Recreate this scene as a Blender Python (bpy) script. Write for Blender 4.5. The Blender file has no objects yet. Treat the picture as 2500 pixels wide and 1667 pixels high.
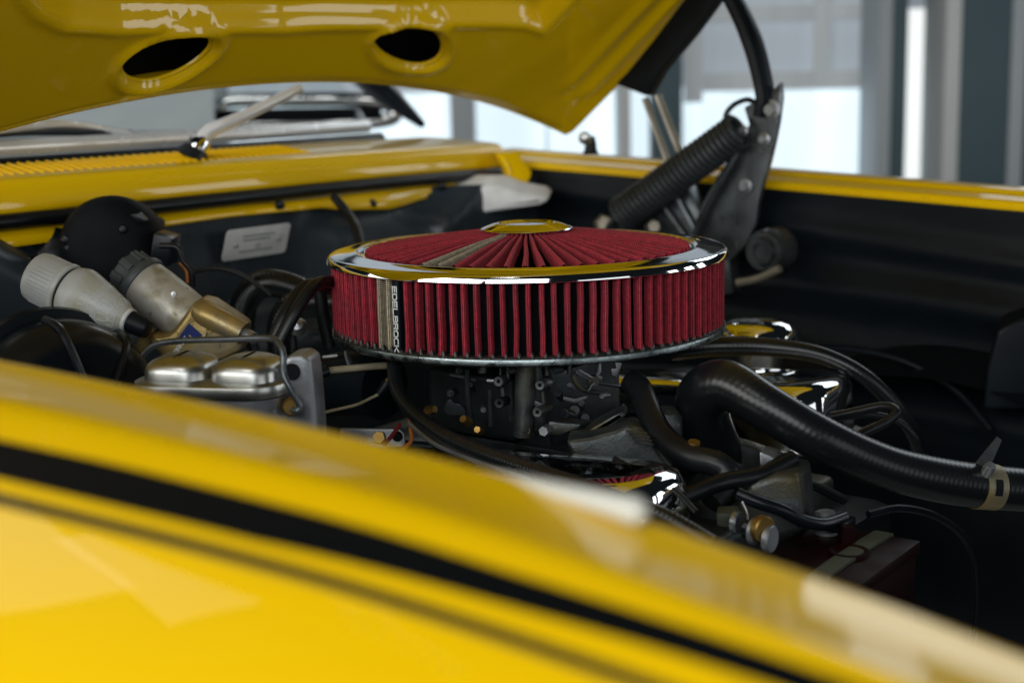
import bpy, bmesh, math, random
from mathutils import Vector, Matrix, geometry
import numpy as np
random.seed(7)
V = Vector
S = bpy.context.scene
COL = S.collection
PI = math.pi

# ------------------------------------------------------------------ camera
FPX = 3470.0                       # focal length in units of the 2500 px wide frame (50 mm)
_a, _b = 0.1802, -0.0227           # pitch and roll
_C = V((0.0135, -0.0766, 1.2674))  # filter top ring as seen from the lens
RING_Z = 0.0606
_n = V((_b, -math.cos(_a), -math.sin(_a))).normalized()
_Y = (V((0, 0, 1)) - V((0, 0, 1)).dot(_n) * _n).normalized()
_X = _Y.cross(_n)
def c2w(q): return V((q.dot(_X), q.dot(_Y), q.dot(_n)))
CAM = V((0, 0, RING_Z)) - c2w(_C)
cd = bpy.data.cameras.new('camera')
cam = bpy.data.objects.new('camera', cd); COL.objects.link(cam)
r_, u_, k_ = c2w(V((1, 0, 0))), c2w(V((0, -1, 0))), c2w(V((0, 0, -1)))
cam.matrix_world = Matrix(((r_.x, u_.x, k_.x, CAM.x), (r_.y, u_.y, k_.y, CAM.y), (r_.z, u_.z, k_.z, CAM.z), (0, 0, 0, 1)))
cd.sensor_width = 36; cd.lens = 36 * FPX / 2500
cd.clip_start = 0.02; cd.clip_end = 60
cd.dof.use_dof = True; cd.dof.focus_distance = 1.14; cd.dof.aperture_fstop = 5.0
S.camera = cam

# ------------------------------------------------------------------ light
w = bpy.data.worlds.new('World'); S.world = w; w.use_nodes = True
bg = w.node_tree.nodes['Background']
bg.inputs[0].default_value = (0.50, 0.66, 0.78, 1); bg.inputs[1].default_value = 0.010
def area(name, loc, target, sx, sy, power, col=(1, 1, 1)):
    l = bpy.data.lights.new(name, 'AREA'); l.shape = 'RECTANGLE'; l.size = sx; l.size_y = sy
    l.energy = power; l.color = col
    o = bpy.data.objects.new(name, l); COL.objects.link(o)
    o.location = loc; o.rotation_euler = (V(target) - V(loc)).to_track_quat('-Z', 'Y').to_euler()
    return o
area('window_light', (-3.2, -3.3, 1.1), (0, 0, .1), 3.0, 2.8, 138, (1, .985, .95))
area('window_light', (-.5, -4.3, 1.1), (0, 0, .1), 2.6, 2.6, 84, (.97, .985, 1))
area('window_light', (3.0, -3.4, .55), (0, 0, .2), 2.4, 1.8, 15, (.96, .98, 1))
area('window_light', (-4.4, -.4, 1.0), (-.2, 0, .1), 2.2, 2.0, 34, (.95, .98, 1))
area('ceiling_light', (-1.0, -1.9, 2.5), (-.2, -.75, 0), 1.7, .7, 18, (1, .985, .95))
area('skylight', (-1.95, 1.25, 2.4), (-1.6, .3, 0), .62, .85, 1.7, (1, .99, .96))
area('skylight', (-1.15, 1.05, 2.4), (-.8, .1, 0), .75, .7, 1.5, (1, .99, .96))
area('clerestory_light', (.25, 4.5, 2.35), (0, -.6, .1), 1.1, .3, 7, (.95, .98, 1))
for y_, p_ in ((-.35, 9), (.75, 12), (1.75, 12)):
    area('side_window_light', (4.6, y_, .35), (0, y_ * .4, .2), .55, 1.7, p_, (.93, .98, 1))
area('rear_window_light', (2.7, 3.3, 2.1), (.1, .2, 0), 2.6, 1.2, 24, (.86, .95, 1))
S.view_settings.view_transform = 'Standard'
try: S.view_settings.look = 'None'
except Exception: pass
S.view_settings.exposure = 0; S.view_settings.gamma = 1
S.view_settings.use_curve_mapping = False
S.cycles.use_denoising = True
S.cycles.max_bounces = 10; S.cycles.sample_clamp_indirect = 6

# ------------------------------------------------------------------ survey helpers
Fd, Ld = V((.8, -.6, 0)), V((.6, .8, 0))       # the car's forward and across directions
def car(u, v, z): return Fd * u + Ld * v + V((0, 0, z))
def ray(px, py): return c2w(V(((px - 1250) / FPX, (py - 833.5) / FPX, 1)))
def pt(px, py, d):                              # sighted point, d metres out from the lens
    q = ray(px, py); return CAM + q * (d / q.y)
def pplane(px, py, nrm, off):
    q = ray(px, py); return CAM + q * ((off - CAM.dot(nrm)) / q.dot(nrm))
def pu(px, py, u): return pplane(px, py, Fd, u)
def pv(px, py, v): return pplane(px, py, Ld, v)
def pz(px, py, z): return pplane(px, py, V((0, 0, 1)), z)
def project(p):
    q = p - CAM; x = q.dot(r_); y = -q.dot(u_); z = -q.dot(k_)
    return 1250 + FPX * x / z, 833.5 + FPX * y / z
def ppm(p): return FPX / -(p - CAM).dot(k_)     # pixels per metre at a point

# ------------------------------------------------------------------ materials
MATS = {}
def mat(name, col, rough=.5, metal=0, coat=0, ns=0, nd=.25, rv=0, bump=0, bs=200, trans=0, emit=0, ior=1.45, spec=.5,
        stain=None, ss=20, st=(.5, .62), sss=0, band=None, wear=None):
    m = bpy.data.materials.new(name); m.use_nodes = True; MATS[name] = m
    nt = m.node_tree; N = nt.nodes; L = nt.links; P = N['Principled BSDF']
    P.inputs['Base Color'].default_value = (*col, 1); P.inputs['Roughness'].default_value = rough
    P.inputs['Metallic'].default_value = metal; P.inputs['Coat Weight'].default_value = coat
    P.inputs['Coat Roughness'].default_value = .03; P.inputs['IOR'].default_value = ior
    P.inputs['Specular IOR Level'].default_value = spec
    P.inputs['Transmission Weight'].default_value = trans
    if sss:
        P.inputs['Subsurface Weight'].default_value = sss; P.inputs['Subsurface Radius'].default_value = (1, .9, .7)
        P.inputs['Subsurface Scale'].default_value = .01
    if emit:
        P.inputs['Emission Color'].default_value = (*col, 1); P.inputs['Emission Strength'].default_value = emit
    tc = N.new('ShaderNodeTexCoord')
    src = None
    def noise(scale, det=4):
        n = N.new('ShaderNodeTexNoise'); n.inputs['Scale'].default_value = scale; n.inputs['Detail'].default_value = det
        if emit:
            mpg = N.new('ShaderNodeMapping'); mpg.inputs['Scale'].default_value = (9, 1, .5); L.new(tc.outputs['Object'], mpg.inputs[0]); L.new(mpg.outputs[0], n.inputs['Vector'])
        else: L.new(tc.outputs['Object'], n.inputs['Vector'])
        return n.outputs[0]
    if ns:
        n = noise(ns)
        mp = N.new('ShaderNodeMapRange'); mp.inputs[1].default_value = .3; mp.inputs[2].default_value = .7
        mp.inputs[3].default_value = 1 - nd; mp.inputs[4].default_value = 1 + nd
        L.new(n, mp.inputs[0])
        vm = N.new('ShaderNodeVectorMath'); vm.operation = 'SCALE'; vm.inputs[0].default_value = col
        L.new(mp.outputs[0], vm.inputs['Scale']); src = vm.outputs[0]
        if rv:
            m2 = N.new('ShaderNodeMapRange'); m2.inputs[1].default_value = .3; m2.inputs[2].default_value = .7
            m2.inputs[3].default_value = max(.02, rough - rv); m2.inputs[4].default_value = rough + rv
            L.new(noise(ns * 1.7), m2.inputs[0]); L.new(m2.outputs[0], P.inputs['Roughness'])
    for col2, sc, (lo, hi) in ([(stain, ss, st)] if stain else []) + (wear or []):
        n = noise(sc, 6)
        mp = N.new('ShaderNodeMapRange'); mp.inputs[1].default_value = lo; mp.inputs[2].default_value = hi; L.new(n, mp.inputs[0])
        mx = N.new('ShaderNodeMix'); mx.data_type = 'RGBA'; mx.inputs[6].default_value = (*col, 1); mx.inputs[7].default_value = (*col2, 1)
        if src: L.new(src, mx.inputs[6])
        L.new(mp.outputs[0], mx.inputs[0]); src = mx.outputs[2]
    if src: L.new(src, P.inputs['Base Color'])
    if src and emit: L.new(src, P.inputs['Emission Color'])
    h = None
    if bump: h = noise(bs, 5)
    if band:                                    # fine ribs along a hose, from its own length coordinate
        uv = N.new('ShaderNodeUVMap'); sp = N.new('ShaderNodeSeparateXYZ'); L.new(uv.outputs[0], sp.inputs[0])
        a1 = N.new('ShaderNodeMath'); a1.operation = 'MULTIPLY'; a1.inputs[1].default_value = 2 * PI / band[0]; L.new(sp.outputs[1], a1.inputs[0])
        a2 = N.new('ShaderNodeMath'); a2.operation = 'MULTIPLY_ADD'; a2.inputs[1].default_value = band[2]; L.new(sp.outputs[0], a2.inputs[0]); L.new(a1.outputs[0], a2.inputs[2])
        a3 = N.new('ShaderNodeMath'); a3.operation = 'SINE'; L.new(a2.outputs[0], a3.inputs[0])
        h = a3.outputs[0]; bump = band[1]
    if h:
        b = N.new('ShaderNodeBump'); b.inputs['Strength'].default_value = bump; b.inputs['Distance'].default_value = .001
        L.new(h, b.inputs['Height']); L.new(b.outputs[0], P.inputs['Normal'])
        if coat and not band: pass
    return m
def gauze(name, col, line, p=.00165, wd=.2):
    m = bpy.data.materials.new(name); m.use_nodes = True; MATS[name] = m
    nt = m.node_tree; N = nt.nodes; L = nt.links; P = N['Principled BSDF']
    P.inputs['Roughness'].default_value = .75; P.inputs['Specular IOR Level'].default_value = .25
    P.inputs['Sheen Weight'].default_value = .25; P.inputs['Sheen Tint'].default_value = (*[min(1, c * 2 + .1) for c in col], 1)
    uv = N.new('ShaderNodeUVMap'); sp = N.new('ShaderNodeSeparateXYZ'); L.new(uv.outputs[0], sp.inputs[0])
    def lines(o):
        a = N.new('ShaderNodeMath'); a.operation = 'DIVIDE'; a.inputs[1].default_value = p; L.new(o, a.inputs[0])
        f = N.new('ShaderNodeMath'); f.operation = 'PINGPONG'; f.inputs[1].default_value = .5; L.new(a.outputs[0], f.inputs[0])
        g = N.new('ShaderNodeMapRange'); g.inputs[1].default_value = wd * .5; g.inputs[2].default_value = wd * 1.3
        g.inputs[3].default_value = 1; g.inputs[4].default_value = 0; L.new(f.outputs[0], g.inputs[0]); return g.outputs[0]
    mx = N.new('ShaderNodeMath'); mx.operation = 'MAXIMUM'; L.new(lines(sp.outputs[0]), mx.inputs[0]); L.new(lines(sp.outputs[1]), mx.inputs[1])
    tc = N.new('ShaderNodeTexCoord'); n = N.new('ShaderNodeTexNoise'); n.inputs['Scale'].default_value = 260; n.inputs['Detail'].default_value = 5
    oi = N.new('ShaderNodeObjectInfo')
    ad = N.new('ShaderNodeVectorMath'); ad.operation = 'ADD'; L.new(tc.outputs['Object'], ad.inputs[0]); L.new(oi.outputs['Random'], ad.inputs[1]); L.new(ad.outputs[0], n.inputs['Vector'])
    mp = N.new('ShaderNodeMapRange'); mp.inputs[1].default_value = .3; mp.inputs[2].default_value = .7; mp.inputs[3].default_value = .62; mp.inputs[4].default_value = 1.25; L.new(n.outputs[0], mp.inputs[0])
    ob = N.new('ShaderNodeMapRange'); ob.inputs[3].default_value = .82; ob.inputs[4].default_value = 1.15; L.new(oi.outputs['Random'], ob.inputs[0])
    mm = N.new('ShaderNodeMath'); mm.operation = 'MULTIPLY'; L.new(mp.outputs[0], mm.inputs[0]); L.new(ob.outputs[0], mm.inputs[1])
    vm = N.new('ShaderNodeVectorMath'); vm.operation = 'SCALE'; vm.inputs[0].default_value = col; L.new(mm.outputs[0], vm.inputs['Scale'])
    c = N.new('ShaderNodeMix'); c.data_type = 'RGBA'; c.inputs[7].default_value = (*line, 1)
    L.new(mx.outputs[0], c.inputs[0]); L.new(vm.outputs[0], c.inputs[6]); L.new(c.outputs[2], P.inputs['Base Color'])
    b = N.new('ShaderNodeBump'); b.inputs['Strength'].default_value = .5; b.inputs['Distance'].default_value = .0006; L.new(mx.outputs[0], b.inputs['Height'])
    L.new(b.outputs[0], P.inputs['Normal'])
YEL = (.88, .550, .001)
mat('yellow_paint', YEL, .36, 0, .72, spec=.12, ns=3, nd=.03, bump=.015, bs=900)
mat('chrome', (.90, .92, .93), .045, 1, ns=18, nd=.03, rv=.02, bump=.02, bs=60)
mat('chrome_satin', (.86, .88, .89), .24, .35, ns=18, nd=.05, rv=.05, bump=.03, bs=60)
mat('chrome_dull', (.45, .46, .44), .33, 1, ns=25, nd=.12, rv=.06, bump=.05, bs=120, stain=(.32, .27, .16), ss=26, st=(.60, .74))
mat('zinc', (.25, .30, .31), .30, 1, ns=60, nd=.25, rv=.12, bump=.12, bs=700, stain=(.20, .17, .10), ss=30, st=(.58, .7))
mat('alloy', (.32, .34, .36), .42, .85, ns=30, nd=.2, rv=.1, bump=.18, bs=500)
mat('cast', (.095, .108, .11), .48, .8, ns=40, nd=.3, rv=.1, bump=.35, bs=420, stain=(.10, .085, .045), ss=24, st=(.52, .68))
mat('cast_dark', (.028, .036, .040), .42, .6, ns=35, nd=.35, rv=.1, bump=.25, bs=420)
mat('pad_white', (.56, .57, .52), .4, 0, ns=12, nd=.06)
mat('rubber', (.006, .0075, .009), .36, 0, spec=.4, ns=25, nd=.3, rv=.08, bump=.12, bs=500)
mat('rubber_ribbed', (.008, .010, .011), .26, 0, spec=.6, band=(.0034, .22, 2.0))
mat('rubber_wrapped', (.006, .0075, .009), .28, 0, spec=.5, band=(.0046, .045, 3.0))
mat('black_paint', (.005, .008, .011), .28, 0, spec=.35, ns=6, nd=.2, bump=.05, bs=90)
mat('black_satin', (.004, .007, .010), .42, 0, spec=.22, ns=9, nd=.3, rv=.08, bump=.06, bs=60)
mat('grey_satin', (.030, .042, .052), .32, 0, spec=.35, ns=9, nd=.25, rv=.08, bump=.05, bs=60)
mat('shade_black', (.0025, .003, .004), .9, 0, spec=.1, ns=40, nd=.4)
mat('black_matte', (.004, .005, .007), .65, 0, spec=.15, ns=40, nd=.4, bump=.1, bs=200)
mat('black_resin', (.014, .016, .014), .32, 0, ns=120, nd=.4, bump=.5, bs=500)
mat('stripe_black', (.0012, .003, .005), .5, 0, .03, spec=.08, ns=5, nd=.1)
mat('stripe_grey', (.020, .018, .008), .45, 0, .1, ns=5, nd=.1)
mat('white_print', (.72, .75, .74), .5, 0, ns=300, nd=.08)
mat('plastic_milky', (.44, .46, .45), .36, 0, ns=22, nd=.14, sss=.4, rv=.05, bump=.08, bs=160, stain=(.36, .36, .24), ss=30, st=(.5, .7))
mat('plastic_relief', (.56, .58, .57), .4, 0, ns=40, nd=.1)
mat('plastic_grey', (.055, .066, .07), .45, 0, ns=30, nd=.2, bump=.1, bs=200)
mat('worn_steel', (.46, .46, .42), .42, .35, ns=40, nd=.15, rv=.1, bump=.2, bs=350, stain=(.17, .14, .035), ss=24, st=(.48, .62), wear=[((.03, .03, .02), 90, (.66, .72))])
mat('gold_zinc', (.36, .265, .10), .40, .6, ns=25, nd=.25, rv=.1, bump=.22, bs=350, stain=(.24, .22, .15), ss=28, st=(.5, .66), wear=[((.05, .045, .03), 60, (.68, .76))])
mat('blue_label', (.006, .022, .13), .4, 0, ns=30, nd=.2)
mat('brass', (.30, .19, .055), .42, .9, ns=40, nd=.25, rv=.1, bump=.1, bs=300)
mat('steel_dark', (.11, .125, .135), .34, .8, ns=25, nd=.3, rv=.1, bump=.15, bs=220)
mat('spring_grey', (.030, .036, .040), .5, .2, ns=30, nd=.3, rv=.1, bump=.1, bs=200)
mat('tan_metal', (.30, .27, .21), .42, .5, ns=25, nd=.25, rv=.1, bump=.15, bs=200)
mat('plate_metal', (.84, .86, .85), .45, .0, ns=50, nd=.1, rv=.06, bump=.1, bs=500)
mat('plate_ink', (.30, .32, .32), .5, .2, ns=60, nd=.2)
mat('wire_orange', (.42, .13, .02), .5, 0, ns=50, nd=.2)
mat('wire_red', (.14, .012, .014), .5, 0, ns=50, nd=.2)
mat('wire_beige', (.30, .27, .18), .5, 0, ns=60, nd=.25)
mat('red_plastic', (.009, .0006, .0012), .5, 0, spec=.1, ns=18, nd=.4, rv=.1, bump=.06, bs=120)
mat('strap_olive', (.045, .052, .034), .55, .1, ns=20, nd=.25, bump=.15, bs=160)
mat('glass', (.80, .86, .88), .02, 0, trans=1, ior=1.45, ns=4, nd=.03)
mat('column_grey', (.34, .37, .39), .6, 0, ns=2, nd=.08, bump=.1, bs=30)
mat('column_teal', (.050, .085, .10), .6, 0, ns=2, nd=.12, bump=.1, bs=30)
mat('column_pale', (.52, .54, .53), .6, 0, ns=2, nd=.06, bump=.1, bs=30)
mat('pane_bright', (.70, .83, .90), .3, 0, emit=.92, ns=1.0, nd=.12)
mat('pane_white', (.90, .93, .92), .3, 0, emit=.95, ns=1.0, nd=.06)
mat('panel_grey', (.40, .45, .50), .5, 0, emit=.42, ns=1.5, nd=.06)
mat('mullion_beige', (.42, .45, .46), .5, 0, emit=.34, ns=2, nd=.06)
mat('cabin_grey', (.62, .66, .68), .6, 0, ns=5, nd=.12, bump=.1, bs=60)
mat('concrete', (.22, .22, .21), .6, 0, ns=2, nd=.2, bump=.2, bs=20)
def thin_glass():
    m = MATS['glass']; nt = m.node_tree; N = nt.nodes; L = nt.links; out = [n for n in N if n.type == 'OUTPUT_MATERIAL'][0]
    tr = N.new('ShaderNodeBsdfTransparent'); tr.inputs[0].default_value = (.88, .93, .93, 1)
    gl = N.new('ShaderNodeBsdfGlossy'); gl.inputs['Roughness'].default_value = .03
    lw = N.new('ShaderNodeFresnel'); lw.inputs[0].default_value = 1.5
    mx = N.new('ShaderNodeMixShader'); L.new(lw.outputs[0], mx.inputs[0]); L.new(tr.outputs[0], mx.inputs[1]); L.new(gl.outputs[0], mx.inputs[2]); L.new(mx.outputs[0], out.inputs[0])
thin_glass()
gauze('red_gauze', (.56, .040, .066), (.040, .004, .008))
gauze('tan_gauze', (.60, .51, .36), (.03, .028, .02), wd=.17)

# ------------------------------------------------------------------ mesh helpers
class MB:
    def __init__(s): s.v = []; s.f = []; s.uv = {}
    def add(s, vs, fs, uvs=None):
        o = len(s.v); s.v += [V(p) for p in vs]
        for i, f in enumerate(fs):
            s.f.append([o + k for k in f])
            if uvs: s.uv[len(s.f) - 1] = uvs[i]
        return s
    def grid(s, rows, close_u=False, close_v=False, uv=None):   # rows of points
        n, m = len(rows), len(rows[0]); vs = [p for r in rows for p in r]; fs = []; us = []
        for i in range(n - (0 if close_v else 1)):
            for j in range(m - (0 if close_u else 1)):
                i2, j2 = (i + 1) % n, (j + 1) % m
                fs.append([i * m + j, i * m + j2, i2 * m + j2, i2 * m + j])
                if uv:
                    us.append([uv(i, j), uv(i, j + 1), uv(i + 1, j + 1), uv(i + 1, j)])
        return s.add(vs, fs, us or None)
    def lathe(s, prof, A, B=None, n=48, axis=None, arc=(0, 2 * PI)):  # prof (radius, along); axis from A towards B
        A = V(A); ax = (V(B) - A).normalized() if B is not None else V(axis or (0, 0, 1)).normalized()
        x = ax.orthogonal().normalized(); y = ax.cross(x)
        full = abs(arc[1] - arc[0] - 2 * PI) < 1e-6
        k = n if full else n + 1
        rows = []
        for r, t in prof:
            rows.append([A + ax * t + (x * math.cos(q) + y * math.sin(q)) * max(r, 1e-5) for q in [arc[0] + (arc[1] - arc[0]) * i / n for i in range(k)]])
        L = [0]
        for a, b in zip(prof, prof[1:]): L.append(L[-1] + math.hypot(b[0] - a[0], b[1] - a[1]))
        return s.grid(rows, close_u=full, uv=lambda i, j: (j / n * 2 * PI, L[i]))
    def tube(s, path, r, n=14, sub=6, cap=True, flat=1.0):
        P = spline(path, sub) if sub else [V(p) for p in path]
        R = r if callable(r) else (lambda t: r)
        m = len(P); T = [(P[min(i + 1, m - 1)] - P[max(i - 1, 0)]).normalized() for i in range(m)]
        nrm = T[0].orthogonal().normalized(); rows = []; L = [0]
        for i in range(m):
            nrm = (nrm - T[i] * nrm.dot(T[i])).normalized(); bn = T[i].cross(nrm)
            if i: L.append(L[-1] + (P[i] - P[i - 1]).length)
            rr = R(i / (m - 1))
            rows.append([P[i] + (nrm * math.cos(2 * PI * k / n) + bn * math.sin(2 * PI * k / n) * flat) * rr for k in range(n)])
        s.grid(rows, close_u=True, uv=lambda i, j: (j / n * 2 * PI, L[i]))
        if cap:
            for row in (list(reversed(rows[0])), rows[-1]): s.add(row, [list(range(n))])
        return s
    def box(s, c, ax, ay, az):                                       # half-extent vectors
        c, ax, ay, az = V(c), V(ax), V(ay), V(az)
        vs = [c + ax * i + ay * j + az * k for k in (-1, 1) for j in (-1, 1) for i in (-1, 1)]
        return s.add(vs, [[0, 2, 3, 1], [4, 5, 7, 6], [0, 1, 5, 4], [2, 6, 7, 3], [0, 4, 6, 2], [1, 3, 7, 5]])
    def prism(s, poly, vec):
        n = len(poly); vec = V(vec); a = [V(p) for p in poly]; b = [p + vec for p in a]
        return s.add(a + b, [list(range(n))[::-1], list(range(n, 2 * n))] + [[i, (i + 1) % n, n + (i + 1) % n, n + i] for i in range(n)])
def spline(path, sub=6):
    P = [V(p) for p in path]; P = [P[0] * 2 - P[1]] + P + [P[-1] * 2 - P[-2]]; out = []
    for i in range(1, len(P) - 2):
        a, b, c, d = P[i - 1:i + 3]
        for k in range(sub):
            t = k / sub
            out.append(.5 * (2 * b + (c - a) * t + (2 * a - 5 * b + 4 * c - d) * t * t + (3 * b - a - 3 * c + d) * t ** 3))
    out.append(P[-2]); return out
def build(name, mb, m, parent=None, bevel=0, ang=38, seg=2, flip=False):
    off = parent.matrix_world.translation if False else (ROOTLOC.get(parent.name, V((0, 0, 0))) if parent else V((0, 0, 0)))
    if parent is None:                                    # one-mesh thing: origin at the foot of its own box
        lo = V((min(p.x for p in mb.v), min(p.y for p in mb.v), min(p.z for p in mb.v)))
        hi = V((max(p.x for p in mb.v), max(p.y for p in mb.v), max(p.z for p in mb.v)))
        off = V(((lo.x + hi.x) / 2, (lo.y + hi.y) / 2, lo.z))
    me = bpy.data.meshes.new(name); me.from_pydata([tuple(p - off) for p in mb.v], [], mb.f)
    if mb.uv:
        ul = me.uv_layers.new(name='UVMap')
        for i, poly in enumerate(me.polygons):
            if i in mb.uv:
                for k, li in enumerate(poly.loop_indices): ul.data[li].uv = mb.uv[i][k]
    bm = bmesh.new(); bm.from_mesh(me)
    bmesh.ops.remove_doubles(bm, verts=bm.verts, dist=1e-6)
    bmesh.ops.recalc_face_normals(bm, faces=bm.faces)
    if bevel:
        es = [e for e in bm.edges if len(e.link_faces) == 2 and e.calc_face_angle(0) > math.radians(28)]
        bmesh.ops.bevel(bm, geom=es, offset=bevel, segments=seg, affect='EDGES', profile=.6)
    bm.to_mesh(me); bm.free()
    for p in me.polygons: p.use_smooth = True
    me.set_sharp_from_angle(angle=math.radians(ang))
    me.materials.append(MATS[m])
    o = bpy.data.objects.new(name, me); COL.objects.link(o)
    if parent is None: o.location = off; ROOTLOC[o.name] = off
    else:
        o.parent = parent; ROOTLOC[o.name] = off
    return o
ROOTLOC = {}
def tag(o, label=None, cat=None, group=None, kind=None):
    if label: o['label'] = label
    if cat: o['category'] = cat
    if group: o['group'] = group
    if kind: o['kind'] = kind
    return o
def thing(name, loc, label, cat, group=None):
    o = bpy.data.objects.new(name, None); COL.objects.link(o); o.location = loc; o.empty_display_size = .02
    ROOTLOC[o.name] = V(loc); return tag(o, label, cat, group)
def rrect(w, h, r, n=5):
    out = []
    for cx, cy, a0 in ((w - r, h - r, 0), (-w + r, h - r, 90), (-w + r, -h + r, 180), (w - r, -h + r, 270)):
        for k in range(n + 1):
            a = math.radians(a0 + 90 * k / n); out.append((cx + r * math.cos(a), cy + r * math.sin(a)))
    return out
def sm(a, b, x):
    t = min(1, max(0, (x - a) / (b - a))); return t * t * (3 - 2 * t)
# stroke lettering: every glyph on a 1 x 1 cell
GL = {'A': ['0,0 .0,.7 .25,1 .75,1 1,.7 1,0', '0,.42 1,.42'], 'B': ['0,0 0,1 .8,1 1,.85 1,.65 .85,.53 0,.53', '.85,.53 1,.4 1,.15 .8,0 0,0'],
      'C': ['1,1 .2,1 0,.8 0,.2 .2,0 1,0'], 'D': ['0,0 0,1 .75,1 1,.75 1,.25 .75,0 0,0'], 'E': ['1,1 0,1 0,0 1,0', '0,.5 .9,.5'],
      'F': ['1,1 0,1 0,0', '0,.5 .9,.5'], 'I': ['.5,0 .5,1'], 'K': ['0,0 0,1', '1,1 .3,.5 1,0', '0,.5 .3,.5'], 'L': ['0,1 0,0 1,0'],
      'M': ['0,0 0,1 .5,.4 1,1 1,0'], 'N': ['0,0 0,1 1,0 1,1'], 'O': ['.2,0 0,.2 0,.8 .2,1 .8,1 1,.8 1,.2 .8,0 .2,0'],
      'P': ['0,0 0,1 .8,1 1,.85 1,.6 .8,.45 0,.45'], 'R': ['0,0 0,1 .8,1 1,.85 1,.62 .8,.48 0,.48', '.5,.48 1,0'],
      'S': ['1,1 .2,1 0,.85 0,.6 .2,.5 .8,.5 1,.4 1,.15 .8,0 0,0'], 'T': ['0,1 1,1', '.5,1 .5,0'], 'U': ['0,1 0,.2 .2,0 .8,0 1,.2 1,1'], 'V': ['0,1 .5,0 1,1']}
def lettering(mb, text, fn, w, h, gap, th):      # fn(x, y, lift) -> point; x along the line, y up the glyph
    x0 = 0
    for ch in text:
        if ch == ' ': x0 += w * .6 + gap; continue
        ww = w * (.2 if ch == 'I' else 1)
        for st in GL[ch]:
            p = [tuple(map(float, q.split(','))) for q in st.split()]
            p = [(x0 + a * (ww if ch != 'I' else 0), b * h) for a, b in p]
            strip(mb, p, fn, th)
        x0 += ww + gap
    return x0
def strip(mb, p, fn, th, lift=.0004):
    n = len(p); rows = []
    for i in range(n):
        d1 = V((p[min(i + 1, n - 1)][0] - p[max(i - 1, 0)][0], p[min(i + 1, n - 1)][1] - p[max(i - 1, 0)][1])); d1.normalize()
        e = V((-d1.y, d1.x)); k = 1.0
        if 0 < i < n - 1:
            a = V((p[i][0] - p[i - 1][0], p[i][1] - p[i - 1][1])).normalized(); k = 1 / max(.55, abs(a.x * d1.x + a.y * d1.y))
        q = V(p[i]) + (d1 * th * (-.5 if i == 0 else .5) if i in (0, n - 1) else V((0, 0)))
        c = q + e * th * .5 * k; d = q - e * th * .5 * k
        rows.append([fn(c.x, c.y, 0), fn(c.x, c.y, lift), fn(d.x, d.y, lift), fn(d.x, d.y, 0)])
    mb.grid(rows, close_u=True)
    mb.add(rows[0], [[0, 1, 2, 3]]); mb.add(rows[-1], [[3, 2, 1, 0]])

# ================================================================== SETTING
WALL = 5.6                                                            # metres from the lens to the glazed wall
def wx(px, d=WALL): return pt(px, 300, d).x
floor = MB().add([(-9, -6, -.98), (9, -6, -.98), (9, 6, -.98), (-9, 6, -.98)], [[0, 1, 2, 3]])
tag(build('floor', floor, 'concrete'), kind='structure')
def zy(px, py): return pt(px, py, WALL).z
wy = CAM.y + WALL
def slab(x0, x1, z0, z1, y0, y1):
    return MB().box(((x0 + x1) / 2, (y0 + y1) / 2, (z0 + z1) / 2), ((x1 - x0) / 2, 0, 0), (0, (y1 - y0) / 2, 0), (0, 0, (z1 - z0) / 2))
ZB, ZT = -.978, 1.5
cols = [(1105, 1158, 'column_grey', 'grey column seen just below the raised bonnet edge'),
        (1507, 1532, 'column_pale', 'thin pale post left of the bonnet hinge'),
        (1592, 1655, 'column_teal', 'dark teal column behind the tan hinge links'),
        (2116, 2150, 'column_grey', 'grey column right of the wide glazed bay'),
        (2150, 2186, 'column_teal', 'narrow dark teal column left of the tall white window'),
        (2272, 2312, 'column_pale', 'pale grey post right of the tall white window'),
        (2312, 2428, 'column_teal', 'broad dark teal column at upper right'),
        (2428, 2466, 'column_grey', 'grey strip column at the far right edge'),
        (2466, 2486, 'column_teal', 'thin dark column at the far right edge')]
for x0, x1, m, lab in cols:
    b = slab(wx(x0, WALL - .25), wx(x1, WALL - .25), ZB, ZT, wy - .40, wy - .12)
    c = thing('column', (wx((x0 + x1) / 2, WALL - .25), wy - .26, ZB), lab, 'column', 'columns of the glazed wall')
    build('shaft', b, m, c, bevel=.012)
def window(x0, x1, rows, lab, mull=()):
    t = thing('window', (wx((x0 + x1) / 2), wy, ZB), lab, 'window', 'windows of the glazed wall')
    for (z0, z1, m) in rows:
        build('pane', slab(wx(x0), wx(x1), z0, z1, wy, wy + .02), m, t)
    for (a, b, z0, z1) in mull:
        build('mullion', slab(a, b, z0, z1, wy - .05, wy - .002), 'mullion_beige', t, bevel=.006)
    return t
zs = zy(1900, 208)
window(560, 1100, [(ZB, zs, 'pane_bright'), (zs, ZT, 'panel_grey')], 'bright window behind the windscreen pillar')
tag(build('wall', slab(wx(-1500), wx(556), ZB, ZT, wy - .02, wy + .1), 'column_grey'), kind='structure')
window(1162, 1505, [(ZB, zs, 'pane_bright'), (zs, ZT, 'panel_grey')], 'bright window below the bonnet corner', [(wx(1330), wx(1336), ZB, ZT)])
window(1534, 1590, [(ZB, zs, 'pane_bright'), (zs, ZT, 'panel_grey')], 'narrow bright window between thin post and teal column')
window(1657, 2114, [(ZB, zs, 'pane_bright'), (zs, ZT, 'panel_grey')], 'wide bay behind the hinge, bright below and grey above',
       [(wx(1668), wx(1712), zs - .06, ZT), (wx(1980), wx(2016), zs - .02, ZT), (wx(1714), wx(1978), zy(1900, 52), zy(1900, 14)), (wx(2018), wx(2112), zy(1900, 52), zy(1900, 14)),
        (wx(1714), wx(1978), zs - .02, zs + .05), (wx(2018), wx(2112), zs - .02, zs + .05)])
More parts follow.
